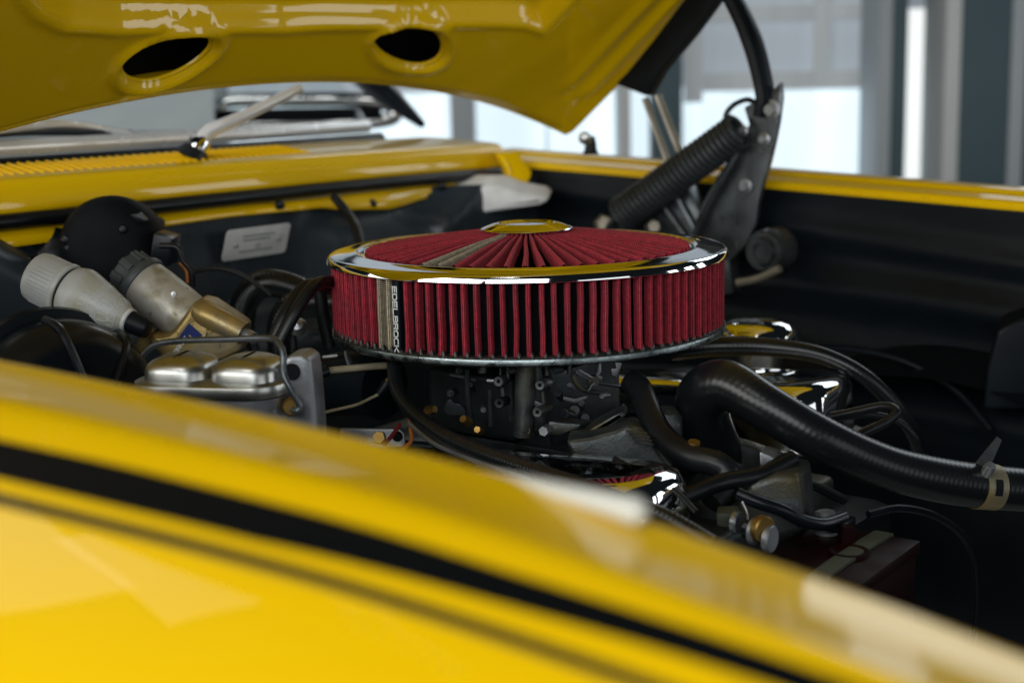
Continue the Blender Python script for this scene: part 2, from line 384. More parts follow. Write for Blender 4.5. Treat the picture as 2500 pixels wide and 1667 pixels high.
window(2188, 2270, [(ZB, zy(2230, 22), 'pane_white'), (zy(2230, 22), ZT, 'panel_grey')], 'tall narrow white window between dark and pale posts')
window(2488, 2758, [(ZB, ZT, 'pane_white')], 'white window cut by the right edge')

# ================================================================== BODYWORK
# ---- near fender, swept along the car; profile as (distance outward from the inner edge, height)
camu, camv = CAM.dot(Fd), CAM.dot(Ld)
NV = camv + .385                                                       # v of the inner edge
zk = [(-1.2, .094), (-.8, .0925), (-.586, .0895), (-.45, .0862), (-.288, .0785), (-.2244, .0702), (-.175, .0640), (-.1186, .0550), (0, .030), (.2, -.03)]
zu = [camu + a for a, _ in zk]
def fz(u):
    # smooth through the survey points
    return float(np.interp(u, zu, [b for _, b in zk]))
fus = [camu - 1.15 + i * .0125 for i in range(105)]
fzs = [fz(u) for u in fus]
for _ in range(14): fzs = [fzs[0]] + [(fzs[i - 1] + 2 * fzs[i] + fzs[i + 1]) / 4 for i in range(1, len(fzs) - 1)] + [fzs[-1]]
PROF = [(.012, -.10), (.003, -.05), (.0, -.012), (.0, -.004), (.0012, -.0012), (.004, 0), (.012, .0005), (.022, .0012), (.032, .0022), (.042, .0037), (.050, .0052), (.055, .0061), (.059, .0064),
        (.063, .0061), (.068, .0050), (.075, .0031), (.085, .0001), (.095, -.0031), (.105, -.0065), (.120, -.0122), (.140, -.021), (.160, -.0315), (.180, -.044), (.200, -.060), (.220, -.080), (.238, -.104),
        (.252, -.136), (.262, -.178), (.268, -.24), (.270, -.33), (.272, -.45)]
PP = spline([V((a, b, 0)) for a, b in PROF], 3)
def fk(i): return 1 + min(.45, max(-.15, (camu - .19 - fus[i]) * .78))         # the crest leans inward towards the nose
def fender_pt(i, o, h): return car(fus[i], NV - o * (1 + (fk(i) - 1) * sm(.02, .085, o)), fzs[i] + h)
near_ = t = thing('fender', car(-.4, NV - .2, -.38), 'yellow near fender with black stripe across the blurred foreground', 'fender')
build('panel', MB().grid([[fender_pt(i, p.x, p.y) for p in PP] for i in range(len(fus))]), 'yellow_paint', t, ang=80)
def prof_h(o):
    for a, b in zip(PP[12:], PP[13:]):
        if a.x <= o <= b.x: return a.y + (b.y - a.y) * (o - a.x) / max(1e-9, b.x - a.x)
    return 0
def stripe(f0, f1, lift=.0007):
    rows = []
    for i in range(len(fus)):
        o0, o1 = f0(i), f1(i); os_ = [o0 + (o1 - o0) * k / 8 for k in range(9)]
        rows.append([fender_pt(i, o0 + .0002, prof_h(o0) + .0001)] + [fender_pt(i, o, prof_h(o) + lift) for o in os_] + [fender_pt(i, o1 - .0002, prof_h(o1) + .0001)])
    return MB().grid(rows)
def fi(i, ks): return float(np.interp(fus[i] - camu, [a for a, _ in ks], [b for _, b in ks]))
S0 = [(-.9, .084), (-.452, .0788), (-.390, .0772), (-.329, .0768), (-.233, .0748), (-.156, .0710), (-.138, .070), (0, .065)]
S1 = [(-.9, .100), (-.428, .0945), (-.368, .0935), (-.312, .0922), (-.225, .0858), (-.188, .0826), (-.153, .0802), (0, .074)]
S2 = [(-.9, .108), (-.414, .103), (-.304, .100), (-.217, .0962), (-.179, .095), (0, .090)]
build('stripe', stripe(lambda i: fi(i, S0), lambda i: fi(i, S1), .0010), 'stripe_black', t)
build('pinstripe', stripe(lambda i: fi(i, S2) - .0021, lambda i: fi(i, S2) + .0021, .0010), 'stripe_grey', t)

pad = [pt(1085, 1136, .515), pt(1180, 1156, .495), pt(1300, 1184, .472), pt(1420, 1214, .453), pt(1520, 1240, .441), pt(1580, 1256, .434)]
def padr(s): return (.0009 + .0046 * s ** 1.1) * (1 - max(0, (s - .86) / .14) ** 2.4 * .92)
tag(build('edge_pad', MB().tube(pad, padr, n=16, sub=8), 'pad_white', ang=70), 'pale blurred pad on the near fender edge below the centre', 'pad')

# ---- far fender
c0, c1 = pt(1262, 372, 2.06), pt(2500, 470, 1.60)
u0, v0, z0 = c0.dot(Fd), c0.dot(Ld), c0.z; u1, v1, z1 = c1.dot(Fd), c1.dot(Ld), c1.z
ffs = [u0 - .05 + i * .02 for i in range(70)]
def ffz(u): t_ = (u - u0) / (u1 - u0); return z0 + (z1 - z0) * t_ - .006 * t_ * max(0, t_ - 1)
def ffv(u): t_ = (u - u0) / (u1 - u0); return v0 + (v1 - v0) * t_ + .012 * 4 * t_ * (1 - t_) * .5
t = thing('fender', car(.2, v0 + .1, -.38), 'yellow fender on the far side below the windows', 'fender')
FP = [(-.002, -.025), (-.004, -.021), (-.005, -.016), (-.002, -.012), (.004, -.0095), (.016, -.008), (.024, -.005), (.030, -.001), (.045, .0005), (.075, -.001), (.11, -.010), (.15, -.03), (.18, -.07), (.19, -.14), (.195, -.35)]
FPs = spline([V((a, b, 0)) for a, b in FP], 3)
build('panel', MB().grid([[car(u, ffv(u) + p.x, ffz(u) + p.y) for p in FPs] for u in ffs]), 'yellow_paint', t, ang=80)
# inner apron of the far side: black sheet with pressed ribs
rows = []
for i, u in enumerate(ffs):
    r = []
    for k in range(40):
        h = -.021 - k * .013
        bul = .010 * math.exp(-((h + .075 + .05 * (u - .1)) / .012) ** 2) + .016 * math.exp(-((h + .135 + .10 * (u - .1) ** 2) / .020) ** 2) + .02 * math.exp(-((h + .26 - .25 * (u - .2) ** 2) / .03) ** 2)
        inn = .002 + .09 * sm(-.06, -.5, h)
        r.append(car(u, ffv(u) - .002 - inn - bul, ffz(u) + h))
    rows.append(r)
tag(build('fender_apron', MB().grid(rows), 'black_satin', ang=70), 'black pressed inner apron below the far fender', 'apron')
# near inner apron, below the near fender edge
rows = [[car(u, NV + .004 + .10 * sm(0, .45, k * .02) + .012 * math.exp(-((k * .02 - .12) / .02) ** 2), fzs[i] - .02 - k * .02) for k in range(24)] for i, u in enumerate(fus)]
build('apron', MB().grid(rows), 'black_satin', near_, ang=70)

# ---- cowl
CU = -.49
cz0, cz1 = .096, .128
vs_ = [-1.0 + i * .0405 for i in range(41)]
def cowl_v(v, u, z): return car(u - .03 * max(0, v - .3) ** 2, v, z - .02 * max(0, abs(v) - .2) ** 2)
t = thing('cowl_panel', car(CU - .1, -.1, 0), 'yellow cowl panel with louvres in front of the windscreen', 'cowl')
prof = [(.000, .0955), (.004, .0965), (.006, .1000), (.005, .110), (.001, .122), (-.004, .1275), (-.012, .1305), (-.03, .1325), (-.06, .1345), (-.10, .137), (-.135, .139), (-.150, .138)]
pr = spline([V((a, b, 0)) for a, b in prof], 3)
build('panel', MB().grid([[cowl_v(v, CU + p.x, p.y) for p in pr] for v in vs_]), 'yellow_paint', t, ang=80)
for k in range(74):                                                    # pressed louvre ribs
    v = -.62 + k * .012
    path = [cowl_v(v, CU - .030, .1330), cowl_v(v + .010, CU - .06, .1356), cowl_v(v + .022, CU - .095, .1378), cowl_v(v + .035, CU - .125, .1390)]
    build('louvre', MB().tube(path, .0014, n=6, sub=3), 'yellow_paint', t)
# rubber seal below the cowl lip
sp = [cowl_v(v, CU + .006, .0895) for v in vs_]
tag(build('rubber_seal', MB().tube(sp, .0082, n=12, sub=2), 'rubber'), 'long black rubber seal under the yellow cowl lip', 'seal')
# yellow firewall flange with studs
t = thing('firewall_flange', car(CU + .02, .1, .05), 'yellow firewall flange with dark studs under the rubber seal', 'flange')
def vz(px, py): q = pu(px, py, CU + .012); return q.dot(Ld), q.z
LO = [(-1.0, .036)] + [vz(*q) for q in ((-100, 622), (354, 560), (553, 531), (774, 507), (829, 512), (940, 509), (995, 497), (1050, 480), (1216, 452))]
HI_V = LO[-1][0] + .03
rows = []
for i in range(131):
    v = -.95 + i * .0121
    if v > HI_V: break
    lo = float(np.interp(v, [a for a, _ in LO], [b for _, b in LO])); hi = .0815
    bow = .010 * sm(.10, .2, v) * sm(.42, .34, v)
    rows.append([cowl_v(v, CU - .012, hi - .002), cowl_v(v, CU + .002, hi), cowl_v(v, CU + .006 + bow * .4, hi - .003), cowl_v(v, CU + .009 + bow, (lo + hi) / 2), cowl_v(v, CU + .011 + bow, lo + .004), cowl_v(v, CU + .010 + bow, lo), cowl_v(v, CU - .01, lo)])
build('flange', MB().grid(rows), 'yellow_paint', t, ang=60)
for px, py in ((386, 543), (680, 500), (905, 497), (1075, 455)):
    p = pu(px, py, CU + .016); build('stud', MB().lathe([(.0, .007), (.0045, .006), (.0058, .003), (.006, 0)], p, p + Fd, n=16), 'black_paint', t)
# the corner gusset, where cowl meets far fender
g = [pt(1216, 372, 2.0), pt(1262, 368, 2.02), pt(1300, 420, 2.0), pt(1288, 452, 1.99), pt(1246, 446, 1.985), pt(1236, 408, 1.99)]
tag(build('corner_gusset', MB().prism(g, car(-.02, .012, 0)), 'yellow_paint', bevel=.004), 'small yellow gusset where cowl and far fender meet', 'gusset')

# ---- firewall
rows = []
for i in range(90):
    v = -1.0 + i * .0185; r = []
    for k in range(34):
        z = .078 - k * .0145
        b = .0
        b += .05 * sm(.02, -.02, z + .06 - .6 * max(0, abs(v - .12) - .06) ** 1.2)   # pressed hump of the gearbox tunnel
        b += .004 * math.sin(v * 26) * sm(.04, -.04, z)
        b += .030 * sm(.20, .26, v) * sm(.44, .36, v) * sm(.05, .0, abs(z - .01) - .02)
        r.append(car(CU - .002 + b, v, z))
    rows.append(r)
tag(build('firewall', MB().grid(rows), 'grey_satin', ang=60), 'dark grey painted firewall behind the engine', 'firewall')
# identification plate
pc = pu(626, 590, CU + .012); ex = Ld * 1.0; ez = V((.0, 0, 1)) * 1.0 + Fd * .35; ez.normalize(); en = ex.cross(ez).normalized()
if en.dot(Fd) < 0: en = -en
t = thing('identification_plate', pc, 'small pale metal plate riveted to the dark firewall', 'plate')
sc = 1 / ppm(pc)
def plate(x, y, l): return pc + ex * x + ez * y + en * l
hw, hh = .0500, .0190
poly = [plate(x, y, 0) for x, y in rrect(hw, hh, .005)]
pl_ = build('plate', MB().prism(poly, en * .0012), 'plate_metal', t, bevel=.0004)
for x, y in ((-.033, -.001), (.034, .001)):
    build('rivet', MB().lathe([(0, .0030), (.0018, .0026), (.0027, .0012), (.003, 0)], plate(x, y, .0012), plate(x, y, 1), n=14), 'chrome_dull', t)
mb = MB()
for k, (y, x0, x1) in enumerate(((.009, -.024, .026), (.004, -.022, .02), (-.010, -.026, .026))):
    mb.box(plate((x0 + x1) / 2, y, .00135), ex * (x1 - x0) / 2, ez * .0009, en * .0002)
build('print', mb, 'plate_ink', pl_)
mb = MB().lathe([(.0032, 0), (.0032, .0006), (.0022, .0006), (.0022, 0)], plate(.002, -.005, .0012), plate(.002, -.005, 1), n=20)
build('stamp', mb, 'plate_ink', pl_)

# ---- windscreen: glass, bright trim, pillar
WU = CU - .165
t = thing('windscreen', car(WU, -.1, .15), 'windscreen with bright lower trim and dark pillar under the bonnet edge', 'windscreen')
def ws(v, h, off=0): return car(WU - .9 * h - .10 * max(0, v + .1) ** 2 + off, v, .156 + h)
mb = MB().grid([[ws(v, h) for h in (0, .05, .1, .2, .34)] for v in [-.95 + .08 * k for k in range(20)]])
build('glass', mb, 'glass', t)
path = [ws(v, -.002, .006) for v in [-.95 + .06 * k for k in range(26)]]
build('trim', MB().tube(path, .0095, n=10, sub=2), 'chrome_satin', t)
path = [ws(v, -.022, .012) for v in [-.95 + .06 * k for k in range(26)]]
build('gasket', MB().tube(path, .0115, n=10, sub=2), 'rubber', t)
pa = pt(1030, 304, 2.26); pb = pt(925, 215, 2.40); pb2 = pb + (pb - pa) * 1.6
build('pillar', MB().tube([pa, pb, pb2], lambda s: .006 + .016 * min(1, s * 2), n=10, sub=3), 'black_paint', t)
# side window frame inside, seen through the glass
fr = [pt(*q, 2.75) for q in ((540, 262), (560, 247), (700, 245), (860, 244), (940, 254), (966, 272), (950, 292), (860, 300), (700, 302), (600, 304), (552, 292), (540, 262))]
t = thing('metal_frame', fr[6] - V((0, 0, .02)), 'bright framed shape seen through the windscreen', 'frame')
build('frame', MB().tube(fr, .014, n=10, sub=4), 'chrome', t)
bar = [pt(525, 284, 2.74), pt(700, 281, 2.74), pt(930, 277, 2.74)]
build('bar', MB().tube(bar, .0125, n=8, sub=3), 'black_matte', t)
gp = pt(540, 300, 2.9)
dash = MB().add([pt(-350, 330, 2.55), pt(520, 318, 2.6), pt(520, 190, 2.75), pt(-350, 190, 2.7)], [[0, 1, 2, 3]])
dash.prism([pt(-350, 330, 2.56), pt(520, 318, 2.61), pt(520, 190, 2.76), pt(-350, 190, 2.71)], (0, .02, 0))
tag(build('cabin_lining', dash, 'cabin_grey'), 'pale grey cabin lining behind the left of the windscreen', 'lining')

# ---- wipers
def wiper(path, blade, label, hub=None):
    t = thing('wiper_arm', path[0], label, 'wiper', 'windscreen wipers')
    build('arm', MB().tube(path, lambda s: .0098 - .0035 * s, n=10, sub=5, flat=.6), 'chrome_satin', t)
    if blade: build('blade', MB().tube(blade, .0045, n=8, sub=4), 'rubber', t)
    if hub:
        a, b = hub
        build('pivot', MB().lathe([(.0, .018), (.009, .017), (.0125, .011), (.013, .0), (.015, -.006)], a, b, n=20), 'chrome', t)
        build('rubber_foot', MB().lathe([(.014, .002), (.017, -.004), (.020, -.012)], a, b, n=20), 'rubber', t)
    return t
A = pt(478, 366, 1.66)
wiper([pt(482, 362, 1.655), pt(510, 322, 1.665), pt(560, 300, 1.68), pt(640, 262, 1.71), pt(735, 215, 1.75)], [pt(505, 330, 1.72), pt(620, 270, 1.75), pt(720, 222, 1.78)],
      'chrome wiper arm rising from the cowl to the bonnet edge', (A, pt(505, 318, 1.665)))
wiper([pt(-90, 322, 1.5), pt(60, 306, 1.6), pt(180, 308, 1.68), pt(318, 330, 1.74)], [pt(-90, 335, 1.52), pt(80, 322, 1.62), pt(320, 326, 1.75)], 'silver wiper lying flat along the lower left windscreen')

# ---- bonnet (raised)
TH = math.radians(39.5)
D = Fd * math.cos(TH) + V((0, 0, math.sin(TH))); HN = Fd * math.sin(TH) - V((0, 0, math.cos(TH)))   # underside normal
hc = pt(1432, 332, 1.95); HV = hc.dot(Ld); HU = hc.dot(Fd)
def hood_pt(s, v, dsp=0):
    crown = .2145 - .078 * (max(0, v - .10) / (HV - .10)) ** 2.0 - .26 * max(0, .10 - v) ** 2
    rear = -.012 * sm(.35, .62, v)
    return car(HU - .02 + rear, v, crown) + D * s + HN * dsp
def hood_inv(px, py):
    s, v = .2, 0.
    for _ in range(30):
        f = lambda a, b: np.array(project(hood_pt(a, b)))
        p0 = f(s, v); e = np.array((px, py)) - p0; h = 1e-4
        J = np.array([(f(s + h, v) - p0) / h, (f(s, v + h) - p0) / h]).T
        st = np.linalg.solve(J, e); st = np.clip(st, -.1, .1); s += st[0]; v += st[1]
    return s, v
edge_s, edge_v = [], []
holes = []
for (cx, cy, ax_, bx_, rot) in ((412, 146, 116, 47, -19), (1002, 116, 86, 47, 8)):
    pts = []
    for k in range(40):
        q = 2 * PI * k / 40; c, s_ = math.cos(math.radians(rot)), math.sin(math.radians(rot))
        x, y = ax_ * math.cos(q), bx_ * math.sin(q)
        # the openings are egg shaped: blunter at one end
        y *= 1 + .18 * math.cos(q) * (-1 if cx < 600 else 1)
        pts.append(hood_inv(cx + x * c - y * s_, cy + x * s_ + y * c))
    holes.append(pts)
rec = [hood_inv(*q) for q in ((40, -90), (70, -25), (104, 20), (170, 56), (300, 66), (500, 66), (700, 64), (1000, 60), (1290, 54))]
RV, RS = [q[1] for q in rec], [q[0] for q in rec]
rs2 = hood_inv(1290, 58)
deep = [hood_inv(*q) for q in ((690, 25), (935, 22))]
def hood_disp(s, v):
    # recessed centre field of the inner panel, with a rounded step round it
    sv = float(np.interp(v, RV, RS)) + (2.5 * (RV[0] - v) if v < RV[0] else 0)
    sl = (float(np.interp(v + .01, RV, RS)) - float(np.interp(v - .01, RV, RS))) / .02
    d = (s - sv) / math.sqrt(1 + sl * sl)
    d = min(d, (rs2[1] + .03) - v)
    h = -.020 * sm(-.004, .013, d)
    h += .0030 * math.exp(-((d + .007) / .005) ** 2)
    dd = min(s - deep[0][0] - .004, v - deep[0][1], deep[1][1] - v)
    h += -.010 * sm(0, .014, dd)
    # rolled rear lip
    h += -.004 * sm(.014, 0, s)
    # two side beads running up the far rail
    for vv, ww, hh in ((HV - .085, .010, .006), (HV - .045, .008, .008)):
        h += hh * math.exp(-((v - vv + .0 * s) / ww) ** 2) * sm(.05, .09, s)
    return h
V0, V1, SMX = -.61, HV, 1.0
pts2, edges2 = [], []
def addloop(lp):
    o = len(pts2); pts2.extend(lp); edges2.extend([(o + k, o + (k + 1) % len(lp)) for k in range(len(lp))])
def frange(a, b, st):
    n = max(1, round((b - a) / st)); return [a + (b - a) * k / n for k in range(n + 1)]
def side_v(s): return V1 - .0 * s
bd = [(0, v) for v in frange(V0, V1, .012)][:-1] + [(s, V1) for s in frange(0, SMX, .012)][:-1] + [(SMX, v) for v in reversed(frange(V0, V1, .05))][:-1] + [(s, V0) for s in reversed(frange(0, SMX, .05))][:-1]
addloop(bd)
ringsets = []
for hp in holes:
    c = (sum(p[0] for p in hp) / len(hp), sum(p[1] for p in hp) / len(hp))
    ringsets.append((c, hp)); addloop(hp)
def hole_k(s, v):                     # radial coordinate about a hole: 1 on its rim, plus metres out
    best = None
    for c, hp in ringsets:
        a = math.atan2(v - c[1], s - c[0]); r = math.hypot(s - c[0], v - c[1])
        da = [(abs((math.atan2(p[1] - c[1], p[0] - c[0]) - a + PI) % (2 * PI) - PI), math.hypot(p[0] - c[0], p[1] - c[1])) for p in hp]
        da.sort(); rim = (da[0][1] * (da[1][0] + 1e-9) + da[1][1] * (da[0][0] + 1e-9)) / (da[0][0] + da[1][0] + 2e-9)
        e = r - rim
        if best is None or e < best: best = e
    return best
for c, hp in ringsets:
    for e in (.0015, .003, .005, .008, .011, .015, .020):
        for p in hp:
            r = math.hypot(p[0] - c[0], p[1] - c[1]); q = 1 + e / r
            pts2.append((c[0] + (p[0] - c[0]) * q, c[1] + (p[1] - c[1]) * q))
for s in frange(.004, .46, .0046):
    for v in frange(-.52, V1 - .004, .0078):
        if hole_k(s, v) > .022: pts2.append((s, v))
for s in frange(.48, SMX - .01, .03):
    for v in frange(V0 + .02, V1 - .01, .03): pts2.append((s, v))
for s in frange(.02, .46, .03):
    for v in frange(V0 + .02, -.54, .03): pts2.append((s, v))
vo, eo, fo, *_ = geometry.delaunay_2d_cdt([V(p) for p in pts2], edges2, [], 0, 1e-7)
mb = MB(); vv = []
for p in vo:
    e = hole_k(p.x, p.y); h = hood_disp(p.x, p.y)
    if e < .03:
        h = h - .0035 * (1 - sm(-.001, .005, e)) ** 1.3 + .0045 * math.exp(-((e - .009) / .005) ** 2)
    vv.append(hood_pt(p.x, p.y, h))
ff = []
for f in fo:
    cx = sum(vo[i].x for i in f) / len(f); cy = sum(vo[i].y for i in f) / len(f)
    if hole_k(cx, cy) > -1e-4: ff.append(list(f))
mb.add(vv, ff)
t = thing('bonnet', hood_pt(0, 0), 'raised yellow bonnet showing its underside with two oval holes', 'bonnet')
bp_ = build('inner_panel', mb, 'yellow_paint', t, ang=75)
build('hole_shade', MB().grid([[hood_pt(s, v, -.030) for v in frange(V0 + .03, V1 - .03, .06)] for s in frange(.004, .5, .05)]), 'black_matte', t)  # black sheet behind the oval holes, standing in for the shade inside
# short inward flanges of the two holes
for c, hp in ringsets:
    rows = []
    for k in range(6):
        q = 1 - .05 * (k / 5) ** .5; dd = -.0035 - .003 * k / 5
        rows.append([hood_pt(c[0] + (p[0] - c[0]) * q, c[1] + (p[1] - c[1]) * q, hood_disp(*p) + dd) for p in hp])
    build('hole_flange', MB().grid(rows, close_u=True), 'yellow_paint', bp_, ang=80)
skin = MB().grid([[hood_pt(s, v, -.058 + .02 * sm(.05, 0, s)) for v in frange(V0, V1, .06)] for s in frange(0, SMX, .06)])
build('outer_skin', skin, 'yellow_paint', t)
rim = MB().grid([[hood_pt(s, v, d) for d in (hood_disp(s, v), -.02, -.038)] for s, v in [(0, v) for v in frange(V0, V1, .012)]])
build('rear_lip', rim, 'yellow_paint', t)
rim = MB().grid([[hood_pt(s, V1, hood_disp(s, V1)), hood_pt(s, V1 + .004, -.02), hood_pt(s, V1, -.058 + .02 * sm(.05, 0, s))] for s in frange(0, SMX, .012)])
build('side_lip', rim, 'yellow_paint', t)
# rubber bump stop under the bonnet corner
p = pt(1442, 352, 1.97)
tag(build('bump_stop', MB().lathe([(.0, .020), (.006, .018), (.008, .010), (.009, 0), (.012, -.006)], p - V((0, 0, .008)), p + V((0, 0, 1)), n=18), 'rubber'), 'small black rubber bump stop under the bonnet corner', 'bump stop')
p = pt(1428, 338, 1.94)
build('corner_bolt', MB().lathe([(0, .008), (.007, .006), (.009, 0)], p, p + V((-.2, -1, -.2)), n=16), 'chrome_dull', t)

# ---- bonnet hinge
HG = .565                                            # the hinge lies in a plane along the car
def hp(x, y, o=0): return pv(x, y, HG + o)
out = [(1815, 262), (1850, 246), (1880, 226), (1905, 200), (1908, 240), (1900, 300), (1890, 350), (1878, 400), (1862, 450), (1850, 500), (1845, 545), (1820, 600), (1780, 640), (1720, 600), (1690, 560), (1712, 500), (1750, 430), (1790, 370), (1815, 330), (1828, 305)]
h_ = build('hinge', MB().prism([hp(x, y) for x, y in out], Ld * .010), 'steel_dark', t, bevel=.003)
h_['label'] = 'dark steel hinge with coil spring beside the far fender'
left = [hp(*q) for q in ((1500, 206, -.01), (1530, 176, -.01), (1600, 90, -.01), (1668, 0, -.01), (1712, -60, -.01))]
right = [hp(*q) for q in ((1578, 236, -.01), (1612, 176, -.01), (1690, 82, -.01), (1758, -10, -.01), (1796, -60, -.01))]
build('bonnet_arm', MB().prism(left + right[::-1], Ld * .022), 'black_satin', h_, bevel=.004)
for a, b, wd in (((1574, 240), (1640, 420), .0060), ((1606, 232), (1676, 412), .0070)):
    build('link', MB().tube([hp(*a, .002), hp(*b, .015)], wd, n=8, sub=2, flat=.5), 'tan_metal', h_)
path = [hp(*q) for q in ((1762, -50), (1806, 30), (1836, 100), (1856, 170), (1868, 240), (1860, 285))]
build('curved_arm', MB().tube(path, lambda s: .0165 - .004 * abs(s - .4), n=10, sub=6, flat=.65), 'black_satin', h_)
fl = [hp(1808, 368, -.006), hp(1780, 420, -.006), hp(1735, 500, -.006), hp(1700, 575, -.006)]
build('flange', MB().tube(fl, .009, n=8, sub=4, flat=.5), 'steel_dark', h_)
for x, y, r in ((1886, 268, .012), (1822, 455, .009), (1868, 340, .008), (1816, 320, .007)):
    p = hp(x, y, -.002); build('bolt', MB().lathe([(0, .010), (r * .55, .010), (r * .6, .004), (r, .003), (r, 0)], p, p - Ld, n=18), 'alloy', h_)
s0, s1 = hp(1806, 318, -.012), hp(1512, 528, -.012)
ax = (s1 - s0).normalized(); ox = ax.orthogonal().normalized(); oy = ax.cross(ox)
turns = 27; Ls = (s1 - s0).length; path = []
for k in range(turns * 14 + 1):
    q = 2 * PI * k / 14; path.append(s0 + ax * Ls * k / (turns * 14) + (ox * math.cos(q) + oy * math.sin(q)) * .0200)
build('coil_spring', MB().tube(path, .0040, n=7, sub=0), 'spring_grey', h_)
hk = [hp(1786, 322, -.012), hp(1772, 285, -.012), hp(1790, 258, -.01), hp(1822, 244, -.008), hp(1842, 250, -.006)]
build('spring_hook', MB().tube(hk, .0034, n=8, sub=6), 'black_paint', h_)
hk = [hp(1520, 520, -.012), hp(1490, 545, -.012), hp(1478, 575, -.012)]
build('spring_hook', MB().tube(hk, .0034, n=8, sub=6), 'steel_dark', h_)
# round boss and post low behind the filter
p = hp(1872, 612, -.02)
t = thing('suspension_post', p - V((0, 0, .05)), 'grey post with round boss behind the filter on the right', 'post')
build('boss', MB().lathe([(0, .012), (.010, .012), (.011, .016), (.015, .016), (.018, .010), (.023, .010), (.026, .004), (.027, -.03)], p, p - Ld, n=36), 'steel_dark', t)
build('foot', MB().tube([hp(1800, 690, -.03), hp(1850, 680, -.03), hp(1905, 655, -.03)], .005, n=8, sub=4), 'tan_metal', t)
build('post', MB().prism([hp(x, y, .012) for x, y in ((1560, 470), (1660, 430), (1720, 540), (1780, 640), (1790, 720), (1700, 720), (1600, 620))], Ld * .03), 'steel_dark', t, bevel=.006)
for x0, y0, x1, y1 in ((1600, 470, 1680, 580), (1640, 450, 1700, 560)):
    build('rib', MB().tube([hp(x0, y0, .01), hp(x1, y1, .01)], .007, n=8, sub=2, flat=.6), 'steel_dark', t)
for x, y, r in ((1475, 548, .014), (1595, 555, .011)):
    p = hp(x, y, 0); build('nut', MB().lathe([(0, .010), (r * .7, .010), (r, .002), (r, -.01)], p, p + V((0, -1, .2)), n=6), 'tan_metal', t)
# wiper motor housing at the far corner: pale pressed cover on the firewall
out = [(1050, 495), (1085, 470), (1150, 452), (1215, 452), (1262, 470), (1320, 480), (1340, 492), (1320, 502), (1220, 516), (1130, 530), (1090, 545), (1060, 540)]
pts_ = [pt(x, y, 1.93) for x, y in out]
t = thing('blower_duct', pts_[8], 'pale pressed duct cover in the far corner beneath the yellow flange', 'duct')
build('cover', MB().prism(pts_, (.01, .05, .012)), 'plate_metal', t, bevel=.008, seg=3)
build('stay', MB().tube([pt(1040, 520, 1.92), pt(1010, 590, 1.9)], .012, n=10, sub=2, flat=.5), 'tan_metal', t)
build('shell', MB().lathe([(0, .03), (.03, .028), (.042, .01), (.045, -.04)], pt(960, 540, 1.95), pt(960, 540, 1.0), n=30), 'black_satin', t)

# ================================================================== AIR FILTER
t = thing('air_filter', (0, 0, -.012), 'round red pleated air filter with chrome rings, centre of the engine', 'air filter')
build('base_plate', MB().lathe([(.030, -.016), (.085, -.016), (.10, -.0125), (.140, -.0095), (.168, -.0058), (.1742, -.0058), (.1755, -.0046), (.1757, -.0010), (.1752, 0), (.1744, 0), (.1738, -.0012), (.1735, -.0026), (.150, -.0026)], (0, 0, 0), n=160), 'zinc', t, ang=30)
seal = MB().lathe([(.1737, -.0020), (.1732, .0006), (.1718, .0018), (.170, .0024), (.150, .0024)], (0, 0, 0), n=160)
NP = 105
for k in range(NP):                                   # small resin feet between the folds
    q = 2 * PI * k / NP; c = V((math.sin(q), -math.cos(q), 0)); tg = V((c.y, -c.x, 0))
    seal.lathe([(0, .0058), (.0014, .0054), (.0023, .0034), (.0026, .001), (.0028, -.001)], c * .1716, n=7)
build('seal', seal, 'black_resin', t, ang=50)
build('shade_core', MB().lathe([(.1665, .0), (.1665, .0605), (.143, .0605), (.142, .056), (.10, .059), (.036, .070), (.0, .070)], (0, 0, 0), n=72), 'shade_black', t)  # black wall close behind the folds, standing in for shade and oil in gaps
def fold_profile(half, nose, depth, back):            # outer nose and two flanks of a fold, as (across, inward)
    p = [(-back, depth), (-(half + back) / 2 * .9, depth * .5), (-half, nose * 1.1)]
    for k in range(1, 8):
        a = PI * (1 - k / 8); p.append((half * math.cos(a), nose * (1 - math.sin(a))))
    return p + [(half, nose * 1.1), ((half + back) / 2 * .9, depth * .5), (back, depth)]
def pleat_mesh(seed, flatlabel=False):
    rnd = random.Random(seed); mb = MB(); rows = []
    prof = fold_profile(.00195, .0021, .0075, .0021) if not flatlabel else [(-.0034, .012), (-.0036, .002), (-.0033, .0006), (-.0024, .0), (0, 0), (.0024, 0), (.0033, .0006), (.0036, .002), (.0034, .012)]
    ph = rnd.random() * 6; am = .0 if flatlabel else rnd.uniform(.0001, .00028)
    zz = [.0025 + .0588 * k / 8 for k in range(9)]
    acc = [0]
    for a, b in zip(prof, prof[1:]): acc.append(acc[-1] + math.hypot(b[0] - a[0], b[1] - a[1]))
    for z in zz:
        dx = am * math.sin(z * 90 + ph) + am * .6 * math.sin(z * 160 + ph * 2)
        rows.append([V((x + dx, -(.1742 - d), z)) for x, d in prof])
    mb.grid(rows, uv=lambda i, j: (acc[j], zz[i])); return mb
def tomesh(name, mb, m):
    me = bpy.data.meshes.new(name); me.from_pydata([tuple(p) for p in mb.v], [], mb.f)
    ul = me.uv_layers.new(name='UVMap')
    for i, poly in enumerate(me.polygons):
        if i in mb.uv:
            for k, li in enumerate(poly.loop_indices): ul.data[li].uv = mb.uv[i][k]
    for p in me.polygons: p.use_smooth = True
    me.materials.append(MATS[m]); return me
RED = [tomesh('pleat', pleat_mesh(k), 'red_gauze') for k in range(6)]
TAN = [tomesh('pleat', pleat_mesh(40 + k), 'tan_gauze') for k in range(2)]
a_lab = math.radians(-38.3); i_lab = round(a_lab / (2 * PI / NP)); da = 2 * PI / NP
a_off = a_lab - i_lab * da
